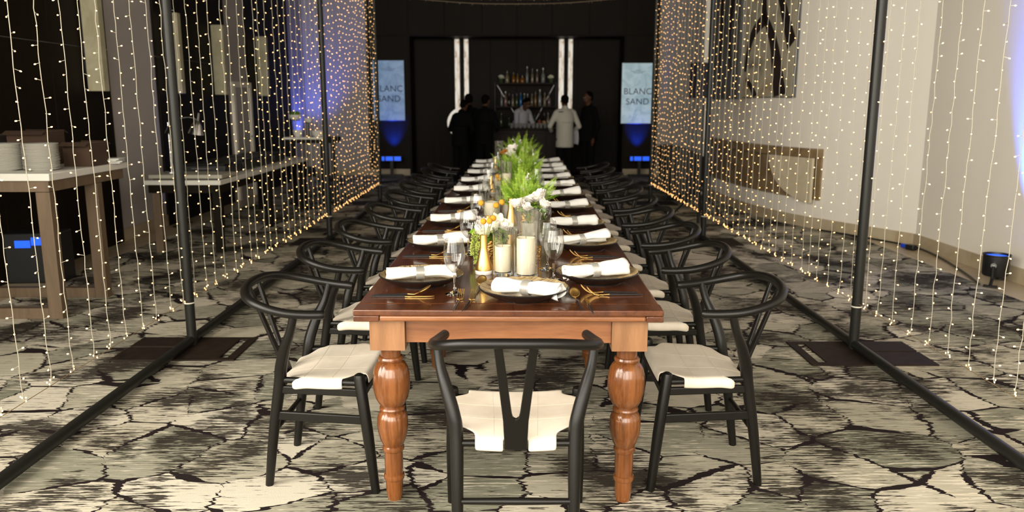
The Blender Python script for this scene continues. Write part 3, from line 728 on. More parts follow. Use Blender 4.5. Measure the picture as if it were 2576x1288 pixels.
candle_glass(-.075, 8.20, .05, .26, .04, .12, 'ivory pillar candle in the cylinder near the orange flowers', 'clear glass cylinder nearest the orange flowers')
candle_glass(-.14, 8.75, .05, .30, .04, .12, 'ivory pillar candle in the farthest cylinder on the table', 'tall clear glass cylinder farthest down the table')
# ---- gold bottle vases and billy buttons
def bottle_vase(x, y, lab, s=1.0):
    v = thing('bottle_vase', lab, 'vase', (x, y, ZT), 0, 'gold bottle vases')
    MB().lathe([(0, 0), (.034, 0), (.036, .003), (.0365, .012), (.0355, .0165), (0, .0165)], 36, close=True).build('white_base', 'vase_base_white', v)
    MB().lathe([(.0352, .017), (.0345, .026), (.0305, .046), (.0215, .086), (.0175, .102), (.0158, .112), (.0150, .165), (.0135, .165), (.0135, .12), (.016, .10), (.03, .03), (0, .02)], 36, close=True).build('gold_body', 'gold', v)
    v.scale = (s, s, s); return v
bottle_vase(-.119, 3.285, 'gold bottle vase with white base at the front, holding yellow ball flowers')
bottle_vase(-.006, 4.50, 'gold bottle vase behind the tall cylinder, left of the nearest ferns', 1.05)
bottle_vase(-.115, 3.86, 'gold bottle vase behind the white blooms of the front pot')
bottle_vase(-.165, 6.3, 'gold bottle vase with ball flowers beside the second ferns', 0.85)
bottle_vase(-.165, 8.0, 'gold bottle vase holding a single ball flower far down the table', 1.0)
def billy(base, topp, lab, r=.0125):
    o = thing('billy_button', lab, 'flower', base, 0, 'yellow ball flowers')
    t_ = Vector(topp) - Vector(base)
    MB().tube(smooth_pts([(0, 0, 0), t_ * .5 + Vector((.004, 0, 0)), t_], 4), .0013, 6).build('stem', 'stem_green', o)
    MB().ell(t_, (r, r, r * 1.05), 16, 10).build('flower_head', 'billy_yellow', o)
def wp(px, py, D):
    a = R(10.88) + math.atan((py - 644) / 2003); z = HC - D * math.tan(a); Zc = D * math.cos(R(10.88)) + (HC - z) * math.sin(R(10.88))
    return ((px - 1288) / 2003 * Zc, D, z)
bb = (-.119, 3.285, ZT + .14)
for px, py, dd, l in ((1216, 557, 3.27, 'leftmost yellow ball flower in the front gold bottle vase'), (1231, 556, 3.26, 'middle yellow ball flower in the front gold bottle vase'), (1241, 549, 3.30, 'rightmost yellow ball flower in the front gold bottle vase')):
    billy(bb, wp(px, py, dd), l)
votb = (-.115, 3.86, ZT + .14)
for px, py, dd, l in ((1210, 511, 3.93, 'leftmost of the three high ball flowers behind the white blooms'), (1248, 517, 3.95, 'lowest of the three high ball flowers, left of the wide cylinder'), (1262, 509, 3.97, 'rightmost of the three high ball flowers beside the white roses')):
    billy(votb, wp(px, py, dd), l, .0145)
for px, py, l in ((1251, 443, 'upper ball flower of the pair left of the second ferns'), (1256, 452, 'lower ball flower of the pair left of the second ferns'), (1267, 463, 'ball flower half hidden at the left of the nearest ferns')):
    p = wp(px, py, 6.3); billy((-.165 if px < 1260 else -.1, 6.3, ZT + (.14 if px < 1260 else .0)), p, l, .0165)
billy((-.165, 8.0, ZT + .14), wp(1245, 399, 8.0), 'single ball flower farthest down the table', .018)

# ---- flowers and ferns
def petal_mesh(name, mat, w_=.0225, l_=.036, curl=.9):
    vs = []; fs = []; nu, nv = 6, 6
    for j in range(nv + 1):
        v = j / nv; wd = w_ * math.sin(PI * (0.12 + 0.80 * v ** .75)) ** .7
        for i in range(nu + 1):
            u = i / nu * 2 - 1
            z = l_ * v; y = .012 * math.sin(v * PI * .6) * 1.2 - .010 * u * u * (1 - .3 * v) + curl * .010 * max(0, v - .7) / .3
            vs.append((u * wd, y, z * (1 - .10 * u * u * v)))
    for j in range(nv):
        for i in range(nu): a = j * (nu + 1) + i; fs.append((a, a + 1, a + nu + 2, a + nu + 1))
    return MB().add(vs, fs).mesh(name, mat, True, 180)
PM = {'w': petal_mesh('petal', 'petal_white'), 'g': petal_mesh('petal', 'petal_green_white'), 'o': petal_mesh('petal', 'petal_orange', .018, .028)}
def leaf_mesh():
    vs = []; fs = []
    for j in range(7):
        v = j / 6; wd = .014 * math.sin(PI * min(1, v * .97 + .03)) ** .8
        for u in (-1, 0, 1): vs.append((u * wd, .05 * v, .006 * abs(u) - .012 * v * v))
    for j in range(6):
        for i in range(2): a = j * 3 + i; fs.append((a, a + 1, a + 4, a + 3))
    return MB().add(vs, fs).mesh('leaf', 'fern_green', True, 180)
LEAF = leaf_mesh()
def rose(c, base, lab, tiltv=(0, 0), s=1.0, kind='w', group='white roses', name='rose'):
    o = thing(name, lab, 'flower', c, random.uniform(0, 6), group); o.rotation_euler.x = tiltv[0]; o.rotation_euler.y = tiltv[1]; o.scale = (s,) * 3
    k = 0
    for ring, (n, rad, lean, sc_) in enumerate(((3, .001, -.10, .90), (4, .004, .04, .98), (5, .007, .12, 1.02), (6, .009, .24, 1.0))):
        for q in range(n):
            a = 2 * PI * q / n + ring * .7 + random.uniform(-.12, .12)
            rot = Matrix.Rotation(a, 4, 'Z') @ Matrix.Translation((0, rad, -.012)) @ Matrix.Rotation(-lean, 4, 'X')
            p = inst(PM[kind], 'petal', o); p.matrix_local = rot @ Matrix.Scale(sc_, 4)
    MB().lathe([(0, -.022), (.008, -.018), (.011, -.010), (.007, -.002)], 12).build('calyx', 'stem_green', o)
    return o
def stem_to(o, base):  # stem as a part, in the flower's frame
    bpy.context.view_layer.update()
    t_ = o.matrix_world.inverted() @ Vector(base)
    MB().tube(smooth_pts([(0, 0, -.015), t_ * .4 + Vector((0, 0, -.01)), t_], 4), .002, 6).build('stem', 'stem_green', o)
    for q in range(4):
        f = random.uniform(.12, .4); l = inst(LEAF, 'leaf', o, tuple(t_ * f), (random.uniform(-.6, .3), 0, random.uniform(0, 6.3)), (1.1, 1.1, 1.1))
def pot(x, y, r, h, lab, mat='gold_hammered', cat='vase', name='flower_pot'):
    o = thing(name, lab, cat, (x, y, ZT), 0, 'gold flower pots')
    MB().lathe([(0, 0), (r * .86, 0), (r * .9, .004), (r, h), (r - .004, h), (r * .86, .01), (0, .008)], 36, close=True).build('pot_wall', mat, o)
    MB().lathe([(0, h * .78), (r * .9, h * .78)], 24, close=True).build('moss', 'stem_green', o)
    return o
pot(-.095, 3.66, .062, .085, 'gold hammered pot of white blooms and hanging green tassels')
pot(.098, 4.16, .05, .09, 'grey stone pot holding the white roses behind the tall cylinder', 'tray_stone')
pot(.105, 3.52, .028, .075, 'small hammered gold votive cup right of the tall cylinder')
# roses behind the tall cylinder
for px, py, dd, s, l in ((1302, 514, 4.10, 1.25, 'leftmost white rose above the tall glass cylinder'), (1322, 522, 4.03, 1.0, 'small white rose peeping over the rim of the tall cylinder'), (1336, 502, 4.16, 1.2, 'middle white rose of the cluster above the tall cylinder'),
                         (1357, 497, 4.12, 1.35, 'largest white rose of the cluster, right of the tall cylinder'), (1368, 514, 4.06, 1.1, 'rightmost white rose, drooping beside the wine glass')):
    p = wp(px, py, dd); o = rose(p, None, l, (random.uniform(.2, .7), random.uniform(-.3, .4)), s); stem_to(o, (.098, 4.16, ZT + .07))
# white blooms in front pot
fl = [(1206, 578, 3.55), (1222, 585, 3.5), (1252, 560, 3.62), (1262, 575, 3.55), (1238, 575, 3.5), (1275, 580, 3.6), (1215, 566, 3.65)]
for k, (px, py, dd) in enumerate(fl):
    p = wp(px, py, dd); o = rose(p, None, 'pale greenish white bloom, %s of those in the front gold pot' % ORD[k], (random.uniform(.3, .9), random.uniform(-.6, .6)), 1.15, 'g' if k % 3 else 'w', 'white blooms in the front pot', 'lisianthus'); stem_to(o, (-.095, 3.66, ZT + .07))
# hanging amaranthus
for k in range(7):
    px = (1200, 1192, 1206, 1212, 1250, 1258, 1246)[k]; top_ = wp(px + random.uniform(-3, 3), 585, 3.55); bot = wp(px - 4 if k < 4 else px + 3, (680, 640, 655, 625, 640, 665, 620)[k], 3.46)
    o = thing('amaranthus_tassel', 'hanging green amaranthus tassel, %s from the left, behind the gold bottle vase' % ORD[[1, 0, 2, 3, 5, 6, 4][k]], 'flower', top_, 0, 'hanging green tassels')
    mb = MB(); b = Vector(bot) - Vector(top_); b.z = max(b.z, ZT + .008 - top_[2])
    P = smooth_pts([Vector((.012, .06, -.01)), Vector((0, 0, 0)), b * .5 + Vector((random.uniform(-.01, .01), -.01, 0)), b], 8)
    mb.tube(P, .0022, 6)
    mb.build('stem', 'stem_green', o)
    m2 = MB()
    for i, p in enumerate(P[6:]):
        for q in range(9):
            d = Vector((random.gauss(0, 1), random.gauss(0, 1), random.gauss(0, .6))).normalized() * random.uniform(.003, .009)
            e = random.uniform(.0022, .004); m2.ell(p + d, (e, e, e), 5, 3)
    tag(m2.build('tassel_buds', 'amaranth_green', o), None, None, kind='stuff')
def frond_mesh(mat, L, droop, seed):
    rnd = random.Random(seed); mb = MB()
    P = [Vector((0, droop * L * (k / 14) ** 2, L * (k / 14) * (1 - .25 * droop * (k / 14)))) for k in range(15)]
    mb.tube(P, [.0016 * (1 - k / 16) for k in range(15)], 4)
    for k in range(2, 15):
        v = k / 14; ll = .040 * math.sin(PI * min(1, .18 + .80 * v)) ** .7 * (L / .28)
        d = (P[k] - P[k - 1]).normalized()
        for s in (-1, 1):
            for hh in (0, .5):
                b = P[k] - d * (L / 14) * hh
                ax = Vector((s, 0, 0)) + d * .45 + Vector((0, rnd.uniform(-.3, .3), 0)); ax.normalize(); l2 = ll * rnd.uniform(.8, 1.1)
                w2 = d * l2 * .16
                tip = b + ax * l2 + Vector((0, droop * .3 * l2, 0))
                mb.add([b, b + ax * l2 * .5 + w2, tip, b + ax * l2 * .5 - w2], [(0, 1, 2), (0, 2, 3)])
    return mb.mesh('frond', mat, True, 180)
FR = [frond_mesh('fern_green', .26, .25, 1), frond_mesh('fern_light', .28, .12, 2), frond_mesh('fern_green', .24, .6, 3), frond_mesh('fern_light', .22, .4, 4)]
def bud_mesh():
    mb = MB(); mb.tube([(0, 0, 0), (0, 0, .22)], .0016, 4)
    for k in range(7):
        a = k * 2.4; z = .14 + .014 * k; mb.ell((.009 * math.cos(a), .009 * math.sin(a), z), (.007, .007, .010), 6, 4)
    return mb.mesh('white_flower_spike', 'petal_white')
BUD = bud_mesh()
def fern(x, y, s, n, lab, spread=.09):
    o = thing('fern_arrangement', lab, 'plant', (x, y, ZT), 0, 'fern clumps down the table')
    MB().lathe([(0, 0), (.05, 0), (.058, .07), (.054, .07), (.046, .01), (0, .008)], 24, close=True).build('pot', 'gold_hammered', o)
    for k in range(n):
        a = random.uniform(0, 2 * PI); q = random.random() ** .6; le = .05 + .60 * q ** 2.0
        f = inst(FR[random.choice((0, 1, 1, 2, 3))], 'frond', o, (math.cos(a) * spread * .55 * q, math.sin(a) * spread * .55 * q, .05 + random.uniform(-.01, .03)))
        f.rotation_mode = 'XYZ'
        f.matrix_local = Matrix.Translation(f.location) @ Matrix.Rotation(a - PI / 2, 4, 'Z') @ Matrix.Rotation(-le, 4, 'X') @ Matrix.Rotation(random.uniform(-1.2, 1.2), 4, 'Z') @ Matrix.Scale(s * random.uniform(.8, 1.1), 4)
    for k in range(3):
        a = random.uniform(0, 2 * PI); le = random.uniform(.05, .35)
        f = inst(BUD, 'white_flower_spike', o); f.matrix_local = Matrix.Translation((0, 0, .05)) @ Matrix.Rotation(a, 4, 'Z') @ Matrix.Rotation(-le, 4, 'X') @ Matrix.Scale(s * random.uniform(.8, 1.05), 4)
fern(.085, 4.78, .80, 70, 'nearest clump of bright green ferns, behind the white roses', .12)
fern(.080, 5.22, .88, 60, 'second clump of green ferns, close behind the nearest one', .12)
fern(.080, 6.70, .90, 60, 'third clump of green ferns with white buds, half way down the table', .12)
fern(.060, 7.15, .95, 50, 'fourth clump of green ferns, just behind the third', .12)
fern(.110, 8.25, 1.05, 50, 'fifth clump of green ferns, second from the far end', .12)
fern(.085, 9.0, 1.18, 50, 'farthest and highest clump of green ferns', .12)
for k, (px, py) in enumerate(((1269, 384), (1278, 382), (1275, 390))):
    o = rose(wp(px, py, 8.0), None, '%s of the three orange blooms far down the table' % ('leftmost', 'upper right', 'lower right')[k], (random.uniform(.2, .8), random.uniform(-.4, .4)), 1.5, 'o', 'orange blooms', 'orange_bloom'); stem_to(o, (-.03, 8.05, ZT + .06))
for k, (px, py) in enumerate(((1290, 376), (1288, 387))):
    o = rose(wp(px, py, 7.9), None, '%s white bloom beside the orange flowers' % ('upper', 'lower')[k], (.6, 0), 1.7, 'w', 'far white blooms', 'white_bloom'); stem_to(o, (-.03, 8.05, ZT + .06))
pot(-.03, 8.05, .05, .085, 'gold pot of orange and white blooms far down the table')
# low leaf sprig left of the tall cylinder
for k, (px, py) in enumerate(((1278, 550), (1285, 535))):
    p = wp(px, py, 4.3)

# ================================================================== pipe frames and light curtains
ZB = 0.29; ZTOP = 3.05
XL, XR = -1.97, 2.065
def frame(X, ds, side):
    f = thing('pipe_frame', 'dark metal pipe frame carrying the light curtain along the %s side' % side, 'frame', (X, 0, 0), 0, 'pipe frames')
    for d in ds:
        MB().tube([(0, d, 0.01), (0, d, ZTOP)], .0295, 16).build('upright', 'pipe_metal', f)
        tag(MB().lathe([(.030, -.004), (.033, 0), (.030, .004)], 16, (0, d, ZB - .02), close=True).build('cable_tie', 'tie_white', f), 'white cable tie', None)
    for a, b in zip([-2.5] + ds[:-1], ds):
        MB().tube([(0, a + .03, .038), (0, b - .03, .038)], .028, 16).build('floor_rail', 'pipe_metal', f)
        MB().tube([(0, a, ZTOP), (0, b, ZTOP)], .025, 12).build('top_bar', 'pipe_metal', f)
        MB().tube([(0, a, ZB), (0, (a + b) / 2, ZB - .012), (0, b, ZB)], .0016, 5).build('bottom_wire', 'ceiling_cord', f)
    return f
DL = [0.82, 4.72, 8.50, 11.85]; DR = [0.75, 4.63, 8.50, 11.85]
frame(XL, DL, 'left'); frame(XR, DR, 'right')
for X, ds, s, sd in ((XL, DL, 1, 'left'), (XR, DR, -1, 'right')):
    for k, d in enumerate(ds[1:]):
        # steel plate with a handle slot on the table side and an open slot on the other
        mb = MB(); zt = .009
        def B(x0, x1, y0, y1):
            a, b = sorted((s * x0, s * x1)); mb.bx(a, b, y0, y1, 0.0005, zt)
        B(-.36, .0, .02, .21); B(-.36, .0, -.24, -.005); B(.0, .26, -.24, .21); B(.31, .36, -.24, .21); B(.26, .31, .17, .21); B(.26, .31, -.24, -.20)
        o = mb.build('base_plate', 'base_steel', None, smooth=False, loc=(X, d - .07, 0))
        tag(o, 'brown steel base plate under the %s upright of the %s frame' % (('nearest', 'middle', 'farthest')[k], sd), 'plate', 'steel base plates')
def string_variant(seed):
    rnd = random.Random(seed); cm = MB(); bm_ = MB(); z = ZB; P = []
    zz = ZB
    while zz < ZTOP: P.append(Vector((rnd.uniform(-.003, .003), rnd.uniform(-.004, .004), zz))); zz += .06
    P.append(Vector((0, 0, ZTOP - .02)))
    cm.tube(P, .0018, 5)
    zz = ZB + .01
    while zz < ZTOP - .06:
        a = rnd.choice((PI / 2, -PI / 2)) + rnd.uniform(-.9, .9); ln = rnd.uniform(.014, .021); up = rnd.uniform(-.007, .007)
        d = Vector((math.cos(a), math.sin(a), up / ln)); b = Vector((0, 0, zz))
        cm.tube([b, b + d * ln], .0016, 4)
        tip = b + d * (ln + .003); u = d.normalized()
        q = u.to_track_quat('Z', 'Y').to_matrix(); bm_.ell(tip, (.0034, .0034, .0052), 6, 4, M=q)
        zz += rnd.uniform(.058, .078)
    for q in range(3):
        bm_.ell((rnd.uniform(-.01, .01), rnd.uniform(-.02, .02), ZB - .005 + .012 * q), (.0031, .0031, .0045), 6, 4)
    return cm.mesh('light_string', 'string_cord'), bm_.mesh('bulbs', 'bulb_glow')
SV = [string_variant(100 + i) for i in range(8)]
def curtain(X, ds, sd):
    bays = [(2.1, ds[1]), (ds[1], ds[2]), (ds[2], ds[3])]
    bn = ('before the nearest %s pole' % sd, 'between the nearest and middle %s poles' % sd, 'between the middle and farthest %s poles' % sd)
    for bi, (a, b) in enumerate(bays):
        n = int(round((b - a) / .178))
        for k in range(n):
            d = (b - .09 - k * (b - a) / n) if bi == 0 else (a + .09 + k * (b - a) / n)
            cm, bm_ = SV[random.randrange(8)]
            o = inst(cm, 'light_string', None, (X + random.uniform(-.006, .006), d + random.uniform(-.02, .02), 0), (random.uniform(-.005, .005), random.uniform(-.002, .002), 0))
            c = inst(bm_, 'bulbs', o); c['kind'] = 'stuff'
            if bi == 0: lab = 'warm fairy light string %s, %s from that pole' % (bn[bi], ORD[k])
            else: lab = 'warm fairy light string %s, %s from the front' % (bn[bi], ORD[k])
            tag(o, lab, 'light string', '%s light curtain strings' % sd)
curtain(XL, DL, 'left'); curtain(XR, DR, 'right')
# unlit cords swagged overhead at the far end
for k in range(9):
    d = 11.1 + .09 * k + random.uniform(-.02, .02); z0 = 3.0 + random.uniform(-.02, .03); sag = random.uniform(.08, .15)
    P = [(XL + (XR - XL) * i / 20, d + .02 * math.sin(i + k), z0 - sag * (1 - (2 * i / 20 - 1) ** 2)) for i in range(21)]
    mb = MB().tube(P, .0045, 5)
    for i in range(1, 20):
        for q in range(2):
            x, y, z = P[i]; x += random.uniform(-.08, .08); mb.tube([(x, y, z), (x + random.uniform(-.008, .008), y, z - .022)], .0025, 4)
    tag(mb.build('overhead_cord', 'ceiling_cord'), 'unlit light cord swagged overhead at the far end, %s from the front' % ORD[k], 'cord', 'overhead cords')

# ================================================================== right side
def on_wall(d0, d1, n=10): return [(rw_x(d0 + (d1 - d0) * i / n), d0 + (d1 - d0) * i / n) for i in range(n + 1)]
def painting(d0, d1, z0, z1, lab, strokes, fm='painting'):
    a = Vector((rw_x(d0), d0, 0)); b = Vector((rw_x(d1), d1, 0)); L = (b - a).length; ang = math.atan2((b - a).y, (b - a).x)
    nrm = Vector((-math.sin(ang), math.cos(ang), 0))
    if nrm.x > 0: nrm = -nrm
    o = thing('painting', lab, 'painting', tuple(a + nrm * .05), ang, 'abstract paintings')
    loc_n = 1 if (Matrix.Rotation(ang, 3, 'Z') @ Vector((0, 1, 0))).dot(nrm) > 0 else -1
    y0, y1 = sorted((-loc_n * .045, 0))
    MB().bx(0, L, y0, y1, z0, z1).build('stretcher_frame', 'painting_edge', o)
    y0, y1 = sorted((loc_n * .001, loc_n * .006))
    MB().bx(.012, L - .012, y0, y1, z0 + .012, z1 - .012).build('canvas', fm, o)
    for pts_, wid_ in strokes:
        P = smooth_pts([(u * L, 0, z0 + q) for u, q in pts_], 6); vs = []; fs = []; n = len(P)
        for k, p in enumerate(P):
            d = (P[min(k + 1, n - 1)] - P[max(k - 1, 0)]).normalized(); w_ = wid_[0] + (wid_[1] - wid_[0]) * k / (n - 1); nn = Vector((-d.z, 0, d.x)) * w_ / 2
            for sg in (1, -1):
                q = p + nn * sg; q.x = min(max(q.x, .013), L - .013); q.z = min(max(q.z, z0 + .013), z1 - .013)
                vs += [(q.x, loc_n * .0062, q.z), (q.x, loc_n * .0085, q.z)]
        for k in range(n - 1):
            b_ = 4 * k; fs += [(b_ + 1, b_ + 3, b_ + 7, b_ + 5), (b_, b_ + 1, b_ + 5, b_ + 4), (b_ + 2, b_ + 6, b_ + 7, b_ + 3)]
        MB().add(vs, fs).build('brush_stroke', 'paint_dark', o, smooth=False)
painting(9.80, 11.10, 1.53, 3.1, 'cream abstract canvas with dark brown strokes, nearer of two on the right wall',
         [([(.66, 1.5), (.62, 1.15), (.58, .98)], (.16, .10)), ([(.58, 1.0), (.80, .85), (.90, .62), (.95, .35)], (.18, .06)), ([(.58, 1.0), (.42, .72), (.33, .45), (.22, .0)], (.10, .30)), ([(.42, 1.5), (.22, 1.0), (.06, .62)], (.10, .22)), ([(.92, .26), (.78, .12), (.70, .0)], (.06, .12))])
painting(11.28, 12.72, 1.52, 3.1, 'grey brown abstract canvas, farther of two on the right wall',
         [([(.70, 1.5), (.62, 1.0), (.66, .5), (.55, .0)], (.30, .16)), ([(.28, 1.5), (.36, .9), (.26, .4)], (.22, .10)), ([(.95, 1.2), (.90, .6), (.94, .0)], (.10, .18))], 'paint_grey')
nb = thing('marble_niche', 'low brown marble wall niche with a pale curved end slab', 'niche')
pts = on_wall(9.32, 12.75)
band(pts, .34, .84, .002, .03).build('back_slab', 'brown_marble', nb)
band(pts, .84, .94, .002, .10).build('top_slab', 'brown_marble', nb)
# pale quarter-round slab at the near end
a = Vector((rw_x(9.34), 9.34)); b = Vector((rw_x(10.1), 10.1)); dv = (b - a); L = dv.length; dv.normalize(); nv = Vector((-dv.y, dv.x))
nv = nv if nv.x < 0 else -nv
outl = [(0, .835), (0, .20)] + [(L - L * math.cos(q) , .30 - .0) for q in ()] 
outl = [(0.0, .835), (0.0, .315)] + [(L * math.sin(q) * .98, .835 - .52 * math.cos(q)) for q in [PI / 2 * k / 10 for k in range(1, 11)]]
mb = MB(); k = len(outl)
def wpt(s_, z_, off): p = a + dv * s_ + nv * off; return (p.x, p.y, z_)
mb.add([wpt(s_, z_, .105) for s_, z_ in outl] + [wpt(s_, z_, .14) for s_, z_ in outl], [tuple(range(k)), tuple(range(2 * k - 1, k - 1, -1))] + [(i, (i + 1) % k, k + (i + 1) % k, k + i) for i in range(k)])
mb.build('curved_end_slab', 'pale_marble', nb, smooth=False)
# loudspeaker on stand, right
sp = thing('speaker_stand', 'black pole stand behind the right light curtain', 'stand', (2.30, 9.75, 0))
MB().tube([(0, 0, .012), (0, 0, 1.52)], .018, 12).build('pole', 'black_metal', sp)
for k in range(3):
    aa = k * 2.094 + .4; MB().tube([(0, 0, .45), (math.cos(aa) * .42, math.sin(aa) * .42, .012)], .011, 8).build('leg', 'black_metal', sp)
ls = thing('loudspeaker', 'black box loudspeaker on the pole stand behind the right curtain', 'loudspeaker', (2.26, 9.75, 1.525), .25)
MB().bx(-.105, .105, -.12, .12, 0, .41).build('cabinet', 'black_plastic', ls, bevel=.012)
MB().bx(-.09, .09, -.128, -.121, .02, .39).build('grille', 'black_metal', ls, bevel=.003)
# dark tub armchair behind the curtain
ac = thing('tub_armchair', 'dark leather tub armchair by the right wall, half hidden by the curtain', 'chair', (2.62, 12.3, 0), 2.2)
MB().lathe([(0, .10), (.28, .10), (.31, .16), (.31, .40), (.28, .44), (0, .44)], 28).build('seat', 'armchair_leather', ac)
vs = []; fs = []; N = 20
for i in range(N + 1):
    q = PI * (-.12 + 1.24 * i / N); hgt = .62 + .22 * math.sin(PI * i / N)
    for rr_, z in ((.315, .12), (.40, hgt), (.36, hgt + .015), (.312, .30)): vs.append((rr_ * math.cos(q), rr_ * math.sin(q), z))
for i in range(N):
    for k in range(4): fs.append((i * 4 + k, i * 4 + (k + 1) % 4, i * 4 + 4 + (k + 1) % 4, i * 4 + 4 + k))
fs += [(0, 1, 2, 3), (N * 4, N * 4 + 3, N * 4 + 2, N * 4 + 1)]
MB().add(vs, fs).build('backrest', 'armchair_leather', ac)
for k in range(4):
    aa = PI / 4 + k * PI / 2; MB().tube([(math.cos(aa) * .2, math.sin(aa) * .2, .11), (math.cos(aa) * .24, math.sin(aa) * .24, 0)], .014, 8).build('leg', 'black_metal', ac)
# par can uplights
def spot(name, loc, target, power, col, size, blend=.6, rad=.04):
    l = bpy.data.lights.new(name, 'SPOT'); l.energy = power; l.color = col; l.spot_size = R(size); l.spot_blend = blend; l.shadow_soft_size = rad
    o = bpy.data.objects.new(name, l); C.objects.link(o); o.location = loc
    o.rotation_euler = (Vector(target) - Vector(loc)).to_track_quat('-Z', 'Y').to_euler(); return o
BLUE = (0.03, 0.12, 1.0)
def parcan(x, y, rz, lab, s=1.0):
    o = thing('par_uplight', lab, 'stage light', (x, y, 0), rz, 'blue uplights'); o.scale = (s,) * 3
    MB().lathe([(0, .07), (.085, .07), (.098, .085), (.10, .235), (.105, .24), (.105, .25), (.098, .25), (.095, .235)], 28, close=True).build('housing', 'black_plastic', o)
    MB().lathe([(0, .232), (.094, .232)], 28, close=True).build('lens', 'blue_lens', o)
    MB().tube([(-.125, 0, .17), (-.125, 0, .06), (-.19, 0, .014)], .014, 8).tube([(.125, 0, .17), (.125, 0, .06), (.19, 0, .014)], .014, 8).tube([(-.19, -.05, .012), (-.19, .05, .012)], .011, 8).tube([(.19, -.05, .012), (.19, .05, .012)], .011, 8).tube([(-.125, 0, .06), (.125, 0, .06)], .012, 8).build('yoke', 'black_metal', o)
    for s_ in (-1, 1): MB().lathe([(0, 0), (.022, 0), (.022, .02), (0, .02)], 12, (0, 0, 0)).build('tilt_knob', 'chrome', o).matrix_local = Matrix.Translation((s_ * .105, 0, .17)) @ Matrix.Rotation(s_ * PI / 2, 4, 'Y')
    return o
parcan(3.98, 6.42, .9, 'black stage uplight with a blue lens on the marble strip by the right wall')
spot('uplight_beam', (3.95, 6.40, .30), (4.2, 6.35, 1.7), 1500, BLUE, 48, 1.0)
tag(MB().tube(smooth_pts([(3.82, 6.35, .012), (3.95, 6.8, .012), (4.10, 7.5, .012), (4.13, 8.1, .012), (3.86, 8.7, .012), (3.58, 9.2, .012)], 6), .009, 8).build('power_cable', 'black_plastic'), 'black power cable along the foot of the right wall', 'cable')
pl = thing('power_plug', 'black and blue power connector on the marble strip', 'plug', (4.05, 7.95, 0), 1.9)
MB().bx(-.05, .05, -.03, .03, .002, .055).build('plug_body', 'black_plastic', pl, bevel=.006)
MB().tube([(.05, 0, .028), (.12, 0, .028)], .024, 12).build('blue_socket', 'blue_plug', pl)

# ================================================================== left side
# console with plates
c1 = thing('serving_table', 'high white-topped serving table with oak frame legs holding plates', 'table', (-3.10, 5.32, 0))
MB().bx(-1.5, .02, -.02, 1.08, .955, 1.005).build('table_top', 'slab_white', c1, bevel=.005)
MB().bx(-1.5, 0, 0, .06, .88, .953).bx(-.06, 0, .062, 1.04, .88, .953).build('top_frame', 'oak_leg', c1, bevel=.003)
for y in (0, .62):
    MB().bx(-.095, 0, y, y + .075, 0, .878).build('leg', 'oak_leg', c1, bevel=.003)
    MB().bx(-1.5, -1.41, y, y + .075, 0, .878).build('leg', 'oak_leg', c1, bevel=.003)
    MB().bx(-1.408, -.097, y + .003, y + .072, 0.0, .075).build('foot_rail', 'oak_leg', c1, bevel=.003)
pm = MB().lathe([(0, .003), (.055, .003), (.058, 0), (.064, 0), (.066, .004), (.085, .006), (.112, .016), (.116, .0185), (.113, .0195), (.085, .0105), (.06, .0075), (0, .0075)], 36, close=True).mesh('dinner_plate', 'white_ceramic')
for si, (x, y) in enumerate(((-3.52, 5.56), (-3.27, 5.56))):
    for k in range(18):
        o = inst(pm, 'dinner_plate', None, (x + random.uniform(-.003, .003), y + random.uniform(-.003, .003), 1.0055 + .0099 * k), (0, 0, random.uniform(0, 6)))
        tag(o, 'white dinner plate, %s from the bottom of the %s stack' % (ORD[k], ('left', 'right')[si]), 'plate', 'stacked white plates')
def carton(x, y, sx, sy, sz, z, mat, lab, rz=0):
    o = thing('carton', lab, 'box', (x, y, z), rz, 'cartons on the serving table')
    MB().bx(-sx / 2, sx / 2, -sy / 2, -sy / 2 + .006, 0, sz).bx(-sx / 2, sx / 2, sy / 2 - .006, sy / 2, 0, sz).bx(-sx / 2, -sx / 2 + .006, -sy / 2 + .006, sy / 2 - .006, 0, sz).bx(sx / 2 - .006, sx / 2, -sy / 2 + .006, sy / 2 - .006, 0, sz).bx(-sx / 2 + .006, sx / 2 - .006, -sy / 2 + .006, sy / 2 - .006, 0, .006).build('carton_walls', mat, o)
    for s_ in (-1, 1): MB().box((0, s_ * (sy / 2 + .03), sz - .005), (sx, .06, .004), M=Matrix.Rotation(-s_ * .4, 3, 'X')).build('carton_flap', mat, o)
carton(-3.62, 6.12, .30, .24, .25, 1.0055, 'cardboard', 'brown cardboard carton behind the plate stacks')
carton(-3.20, 6.02, .20, .26, .17, 1.0055, 'cardboard', 'low brown carton right of the plate stacks')
carton(-3.98, 6.05, .28, .22, .22, 1.0055, 'box_dark', 'dark carton behind the left plate stack, at the picture edge')
np_ = thing('folded_cloth', 'folded white cloth napkins at the far corner of the serving table', 'cloth', (-2.98 - .18, 6.22, 1.0055), .2)
mb = MB()
for k in range(4):
    mb.box((random.uniform(-.01, .01), random.uniform(-.01, .01), .006 + .010 * k), (.24, .17, .009), rz=random.uniform(-.15, .15))
mb.build('cloth_layers', 'paper', np_, bevel=.003)
